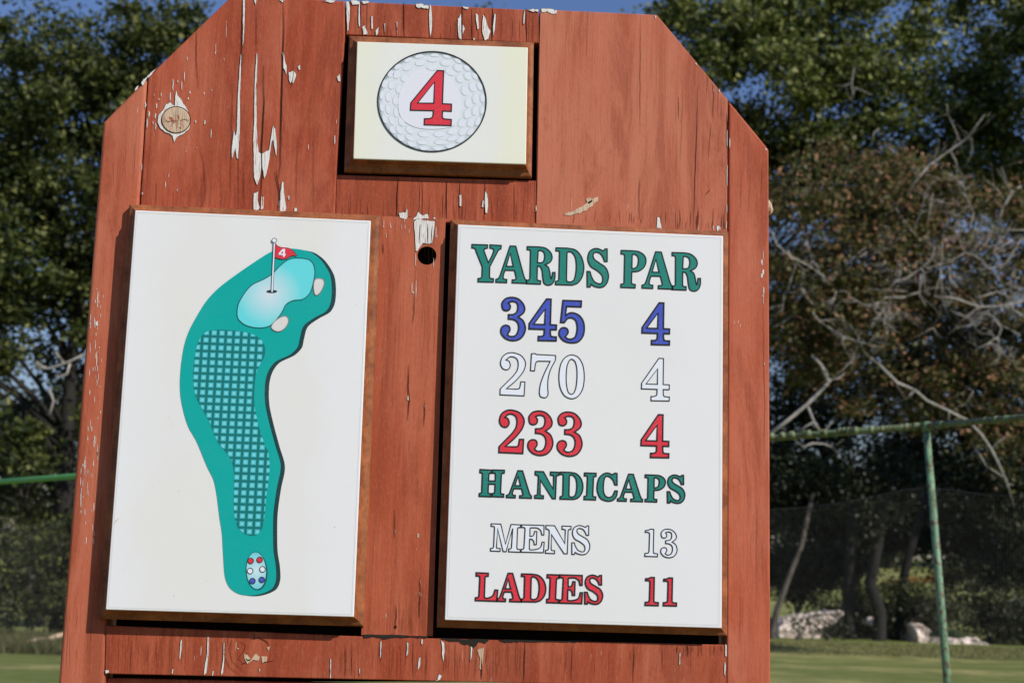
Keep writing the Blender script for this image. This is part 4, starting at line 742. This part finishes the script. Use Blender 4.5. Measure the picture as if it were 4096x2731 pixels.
for cr, t, r0, r1 in segs:
    Y = 29.6 + rr_.uniform(-.6, .6); mb = MB(); pts = [at(*px(cr, *map(float, s.split(','))), Y + rr_.uniform(-.15, .15)) for s in t.split()]; n = len(pts)
    k = Y/F/1.68/2*.8; mb.tube([p - brown.location for p in pts], [(r0 + (r1-r0)*i/(n-1))*k for i in range(n)], 6)
    for i in range(rr_.randint(1, 3)):                    # twigs
        a = pts[rr_.randrange(n)]; d = Vector((rr_.uniform(-1, 1), rr_.uniform(-.3, .3), rr_.uniform(-.6, 1))).normalized()*rr_.uniform(.25, .7)
        mb.tube([a - brown.location, a + d*.5 + Vector((0, 0, rr_.uniform(-.06, .06))) - brown.location, a + d - brown.location], [r1*k*.6, r1*k*.4, r1*k*.2], 5)
    mb.build('bare_branch', M['dead'], brown, smooth=True)
def twig(mb, p, d, L, r0, depth, rg):
    pts = [p]; q = p.copy(); dd = d.copy(); n = 5
    for i in range(n):
        dd = (dd + Vector((rg.gauss(0, .42), rg.gauss(0, .15), rg.gauss(0, .38)))).normalized(); q = q + dd*L/n; pts.append(q.copy())
    mb.tube([a - brown.location for a in pts], [r0*(1-.7*i/n) for i in range(n+1)], 5)
    if depth:
        for k in range(rg.randint(2, 4)):
            a = pts[rg.randint(1, n)]; e = (dd + Vector((rg.uniform(-1.1, 1.1), rg.uniform(-.4, .4), rg.uniform(-.9, .9)))).normalized()
            twig(mb, a, e, L*rg.uniform(.45, .75), r0*.62, depth-1, rg)
rg = random.Random(21)
for x_, y_, L, dx, dz in ((3560, 1150, 1.1, .6, .3), (3700, 1160, 1.2, .8, .4), (3750, 1060, 1.0, .1, .9), (3620, 1190, 1.2, -.8, .2), (3900, 1190, 1.3, .7, .5), (3960, 1080, 1.1, -.3, .9), (4060, 1180, 1.2, -.7, .6), (3800, 1240, 1.3, .5, -.5), (3980, 1280, 1.1, .6, -.5), (3300, 1130, 1.0, -.6, .5),
                          (3250, 1250, 1.1, .5, -.3), (3420, 1040, 1.2, .6, .7), (3880, 900, .8, .4, .8), (3480, 1280, 1.1, .7, .1), (3150, 1000, 1.0, .3, -.9), (3650, 920, .9, -.2, 1), (4050, 960, 1.1, -.5, -.4), (3830, 1150, 1.0, -.5, .4),):
    mb = MB(); twig(mb, at(x_, y_, 29.5 + rg.uniform(-.5, .5)), Vector((dx, rg.uniform(-.3, .3), dz)).normalized(), L*1.0, .018, 3, rg)
    mb.build('bare_branch', M['dead'], brown, smooth=True)
# the dead branch by the left edge
lr = empty('dead_branch', at(330, 1500, 29.5)); tag(lr, 'pale leafless branch sticking out left of the sign', 'branch')
mb = MB()
for t in ('240,960 330,965 430,930 480,910 560,870', '430,930 370,850 360,820', '470,930 450,1000 400,1020 370,1010', '330,965 280,950 240,920', '330,1280 360,1180 330,1100'):
    pts = [at(*px('K4', *map(float, s.split(','))), 29.5) - lr.location for s in t.split()]; mb.tube(pts, [.022]*2 + [.02]*(len(pts)-2), 6)
mb.build('wood', M['dead'], lr, smooth=True)

# pale rock banks
m, nt, b = newmat('pale_rock'); f = noise(nt, mapping(nt, (2.2, 2.2, 3.5)), 1.0, 5, .7)
nt.links.new(mix(nt, ramp(nt, f, [(.36, 0), (.56, 1)]), (.42, .33, .28), (.80, .69, .62)), b.inputs['Base Color']); b.inputs['Roughness'].default_value = .95; bump(nt, b, f, .8, .08); M['rock'] = m
def rocks(label, crop, outl, Y):
    c = [at(*px(crop, *map(float, s.split(','))), Y) for s in outl.split()]; cx = sum(p.x for p in c)/len(c); cz = min(p.z for p in c)
    root = Vector((cx, Y, gz(cx, Y) - .05)); r = random.Random(len(outl)); mb = MB()
    n = len(c); rings = []
    for k, (dy, sc) in enumerate(((0, .86), (-.12, .97), (.1, 1.0), (.9, .96), (1.6, .8))):
        cc = Vector((cx, Y, sum(p.z for p in c)/n)); rings.append([cc + (p - cc)*sc + Vector((r.uniform(-.05, .05), dy*(1 if k else 0) - .1 + r.uniform(-.07, .07), r.uniform(-.04, .04))) - root for p in c])
    b0 = len(mb.v)
    for rg in rings: mb.v += [tuple(p) for p in rg]
    for k in range(len(rings)-1):
        for i in range(n): mb.f.append((b0+k*n+i, b0+k*n+(i+1) % n, b0+(k+1)*n+(i+1) % n, b0+(k+1)*n+i)); mb.m.append(0)
    mb.f.append(tuple(b0+i for i in range(n))); mb.m.append(0); mb.f.append(tuple(b0+(len(rings)-1)*n+i for i in reversed(range(n)))); mb.m.append(0)
    o = mb.build('rock_bank', M['rock'], None, root)
    md = o.modifiers.new('remesh', 'REMESH'); md.mode = 'VOXEL'; md.voxel_size = .035
    tx = bpy.data.textures.new('rock_lumps', 'CLOUDS'); tx.noise_scale = .22; tx.noise_depth = 4
    md = o.modifiers.new('lumps', 'DISPLACE'); md.texture = tx; md.strength = .22; md.mid_level = .55; md.texture_coords = 'GLOBAL'
    tag(o, label, 'rock'); return o
rocks('larger pale rock face at the tree line right beside the sign', 'Q', '55,935 60,870 75,800 140,745 200,730 290,720 370,700 440,695 520,690 600,680 680,685 640,740 560,800 470,840 490,900 450,940 330,945 180,945', 42)
rocks('low pale rock bank behind the green post', 'Q', '1340,990 1340,900 1310,830 1320,795 1400,800 1470,840 1440,900 1500,930 1600,950 1750,940 1900,935 1960,970 2030,1000 1930,1045 1780,1045 1600,1040 1440,1010', 41.5)
rocks('small pale boulder between the two rock banks', 'Q', '905,800 925,750 985,745 985,775 940,815', 41.8)
# path and autumn shrubs on the far lawn
def sheet(name, crop, outl, Y, mat, label=None):
    pts = []
    for s in outl.split():
        x, y = px(crop, *map(float, s.split(','))); d = ray(x, y); lo_, hi = 40, 130     # march to the ground
        for k in range(600):
            t = 44 + k*.15; q = Vector((d[0]/-d[2]*t, t, EYE + d[1]/-d[2]*t))
            if q.z <= gz(q.x, q.y) + .02: break
        pts.append((q.x, q.y, gz(q.x, q.y) + .03))
    mb = MB(); mb.face(pts); o = mb.build(name, mat); tag(o, label, kind='structure'); return o
M['path'] = plain('pinkish_gravel', (.42, .33, .31), .95, .1)
sheet('gravel_path', 'Q', '1390,640 1560,640 1700,632 1690,615 1620,590 1500,575 1420,575 1440,590 1560,600 1600,620 1400,625', 60, M['path'], 'pinkish gravel path crossing the far lawn')
M['autumn'] = foliage_mat('autumn_leaves', [(.30, .09, .02), (.55, .17, .03), (.65, .28, .06)], .3)
for k, (x_, y_, Y, rx, rz, lab) in enumerate(((1130, 440, 92, .8, .28, 'long low orange shrub left on the far lawn'), (1340, 428, 92, .65, .42, 'round bright orange shrub right on the far lawn'), (1510, 395, 95, .3, .3, 'small red shrub beside the green post'))):
    c = at(*px('Q', x_, y_), Y); root = empty('autumn_shrub', (c.x, Y, gz(c.x, Y))); tag(root, lab, 'shrub'); r = np.random.default_rng(k)
    p = r.normal(size=(900, 3))*np.array([rx*.5, .4, rz*.5]) + np.array(c); leaves_mesh('foliage', p - np.array(root.location), .13, M['autumn'], root, r)
    mb = MB(); mb.tube([(0, 0, 0), (0, 0, max(.3, c.z - root.location.z))], [.06, .03], 7); mb.build('stem', M['bark'], root)
# felled logs at the left
for k, (a, b_) in enumerate((((175, 1285), (270, 1265)), ((345, 1255), (440, 1225)))):
    s = 420/748; p = [at(x*s, 1850 + y*s, 27) for x, y in (a, b_)]; p[1].y += .5; mb = MB(); c = p[0]
    mb.tube([q - c for q in (p[0], p[0].lerp(p[1], .5) + Vector((0, 0, .01)), p[1])], [.045, .05, .04], 10)
    tag(mb.build('log', M['knot'], None, c, smooth=True), ('pale cut log lying further left in the rough grass' if k == 0 else 'pale cut log lying next to the left edge of the sign'), 'log')
# rough grass strip in front of the left bushes
r = np.random.default_rng(5)
def tufts(n, x0, x1, y0, y1, h, seed):
    r = np.random.default_rng(seed); v = []; f = []
    X = r.uniform(x0, x1, n); Yy = r.uniform(y0, y1, n)
    for i in range(n):
        x, y = X[i], Yy[i]; z = gz(x, y); hh = h*r.uniform(.4, 1.2); a = r.uniform(0, 6.28); dx, dy = math.cos(a)*.012, math.sin(a)*.012; lx, ly = r.normal(0, .3*hh, 2)
        k = len(v); v += [(x-dx, y-dy, z), (x+dx, y+dy, z), (x+lx, y+ly, z+hh)]; f.append((k, k+1, k+2))
    return v, f
M['rough'] = foliage_mat('rough_grass_blades', [(.09, .10, .035), (.16, .16, .06), (.24, .21, .09)], .3)
v, f = tufts(26000, -13, -2, 25.8, 30, .30, 3); me = bpy.data.meshes.new('rough_grass'); me.from_pydata(v, [], f); me.materials.append(M['rough'])
tag(link('rough_grass', me), 'uncut grass in front of the left bushes', 'grass', kind='stuff')
v, f = tufts(14000, 3, 17, 33, 39.5, .05, 4); me = bpy.data.meshes.new('short_grass'); me.from_pydata(v, [], f); me.materials.append(M['rough'])
tag(link('short_grass', me), 'short grass blades on the lawn before the rocks', 'grass', kind='stuff')

# ------------------------------------------------------------------ green pipe fence with netting
def pipe_mat(name, a, b2, rust, amt):
    m, nt, b = newmat(name); f = noise(nt, mapping(nt, (14, 14, 14)), 1.0, 4, .7); g = noise(nt, mapping(nt, (45, 45, 30), (3, 3, 3)), 1.0, 4, .75)
    c = mix(nt, ramp(nt, f, [(.35, 0), (.65, 1)]), a, b2); c = mix(nt, ramp(nt, g, [(.60 - amt, 0), (.68 - amt, 1)]), c, rust)
    nt.links.new(c, b.inputs['Base Color']); b.inputs['Roughness'].default_value = .55; bump(nt, b, g, .5, .004); return m
M['pipe'] = pipe_mat('green_pipe_paint', (.085, .20, .10), (.18, .32, .18), (.11, .05, .028), .10)
M['rail_r'] = pipe_mat('mossy_green_rail', (.085, .13, .05), (.17, .23, .11), (.10, .05, .025), .09)
M['rail_l'] = pipe_mat('bright_green_rail', (.10, .40, .08), (.14, .48, .12), (.05, .10, .03), -.1)
M['net'] = plain('grey_netting', (.13, .13, .12), .9, .1)
ZR = 2.39
R0, R1, R2, R3, R4 = at_z(-400, 1955, ZR), at_z(290, 1905, ZR), at_z(3086, 1752, ZR), at_z(3705, 1703, ZR), at_z(4500, 1634, ZR)
fence = empty('net_fence', (R3.x, R3.y, 0)); tag(fence, 'green pipe fence hung with fine grey netting behind the sign', 'fence'); fo = fence.location
def ring_bits(mb, a, b_, r, seed, n):                       # lashings round the rail
    rr = random.Random(seed)
    for k in range(n):
        p = a.lerp(b_, rr.random()); d = (b_-a).normalized()*rr.uniform(.004, .012); mb.tube([p-d-fo, p+d-fo], r*rr.uniform(1.08, 1.25), 8)
mb = MB(); mb.tube([R2.lerp(R1, .25)-fo, R2-fo, R3-fo], .0185, 12); ring_bits(mb, R2.lerp(R1, .2), R3, .0185, 1, 60); o = mb.build('rail', M['rail_r'], fence, smooth=True); o['label'] = 'weathered green rail left of the post'
mb = MB(); mb.tube([R3-fo, R4-fo], .0165, 12); ring_bits(mb, R3, R4, .0165, 2, 14); mb.build('rail', M['rail_r'], fence, smooth=True)
mb = MB(); mb.tube([R0-fo, R1-fo, R1.lerp(R2, .75)-fo], .027, 12); o = mb.build('rail', M['rail_l'], fence, smooth=True); o['label'] = 'bright green rail left of the sign'
foot = at(3790, 2731, R3.y); d = (foot - R3); ft = R3 + d*(R3.z/(R3.z-foot.z))
mb = MB(); mb.tube([R3-fo + Vector((0, 0, -.01)), R3.lerp(ft, .5)-fo, ft-fo], [.018, .021, .024], 14); mb.tube([R3-fo-Vector((0, 0, .03)), R3-fo+Vector((0, 0, .022))], .022, 12)
mb.build('post', M['pipe'], fence, smooth=True)
mid = R1.lerp(R2, .35); mb = MB(); mb.tube([mid-fo, Vector((mid.x, mid.y, 0))-fo], .027, 12); mb.build('post', M['pipe'], fence, smooth=True)
# netting: real strings, sagging from its head rope
path = [R0, R1, mid, R2, R3, R4]; cum = [0]
for a, b_ in zip(path, path[1:]): cum.append(cum[-1] + (b_-a).length)
tops = [1.97, 1.98, 2.0, at(3086, 2037, R2.y).z, at(3700, 1935, R3.y).z, at(4300, 1915, R4.y).z]
def along(s):
    for i in range(len(path)-1):
        if s <= cum[i+1] or i == len(path)-2:
            f = (s-cum[i])/(cum[i+1]-cum[i]); p = path[i].lerp(path[i+1], f); return p, tops[i] + (tops[i+1]-tops[i])*f - .07*math.sin(math.pi*f)*(1 if i != 3 else .35)
mb = MB(); rr = random.Random(9); cell = .018
def wob(s, z): return .03*math.sin(s*1.7 + z*2) + .015*math.sin(s*6.1 + z*4)
nS = int(cum[-1]/cell)
for i in range(nS):
    s = i*cell; p, tz = along(s); pts = [Vector((p.x, p.y + wob(s, z_), z_))-fo for z_ in np.linspace(tz, .02, 7)]; mb.tube(pts, .0003, 3, cap=False)
for j in range(110):
    fz = j/110; pts = []
    for k in range(60):
        s = cum[-1]*k/59; p, tz = along(s); z_ = tz*(1-fz) + .02*fz; pts.append(Vector((p.x, p.y + wob(s, z_), z_))-fo)
    mb.tube(pts, .0012 if j == 0 else (.0009 if j in (26, 60, 92) else .0003), 3, cap=False)
o = mb.build('netting', M['net'], fence); o['label'] = 'fine grey netting with a sagging head rope'

# ------------------------------------------------------------------ light, world, camera
sd = Vector((1.12, -1.0, 1.2)).normalized(); el = math.asin(sd.z)
sun = bpy.data.objects.new('sun', bpy.data.lights.new('sun', 'SUN')); COL.objects.link(sun)
sun.data.energy = 4.22; sun.data.angle = math.radians(.53); sun.data.color = (1.0, .94, .85); sun.rotation_euler = sd.to_track_quat('Z', 'Y').to_euler()
wd = bpy.data.worlds.new('World'); S.world = wd; wd.use_nodes = True; nt = wd.node_tree
sky = nt.nodes.new('ShaderNodeTexSky'); sky.sky_type = 'NISHITA'; sky.sun_disc = False; sky.sun_elevation = el; sky.sun_rotation = math.atan2(sd.x, sd.y)
sky.air_density = 1.8; sky.dust_density = .3; sky.ozone_density = 5.0; sky.altitude = 300
bg = nt.nodes['Background']; nt.links.new(mix(nt, 1.0, sky.outputs[0], (1.0, 1.05, 1.50), 'MULTIPLY'), bg.inputs[0]); bg.inputs[1].default_value = .060
cam = bpy.data.cameras.new('camera'); co = bpy.data.objects.new('camera', cam); COL.objects.link(co); S.camera = co
cam.sensor_width = 36; cam.lens = F/4096*36; cam.clip_end = 6000; cam.clip_start = .05
def b2w(v): return Vector((v[0], -v[2], v[1]))
X = b2w(RB.T @ np.array([1, 0, 0.])); Yv = b2w(RB.T @ np.array([0, -1., 0])); Zv = b2w(RB.T @ np.array([0, 0, -1.]))
mw = Matrix((X, Yv, Zv)).transposed().to_4x4(); mw.translation = Vector((0, 0, EYE)); co.matrix_world = mw
cam.dof.use_dof = True; cam.dof.focus_distance = 2.36; cam.dof.aperture_fstop = 7.2
S.view_settings.view_transform = 'Standard'; S.view_settings.look = 'None'; S.view_settings.exposure = 0.07; S.view_settings.gamma = 1
S.render.engine = 'CYCLES'; S.cycles.max_bounces = 8; S.cycles.transparent_max_bounces = 16
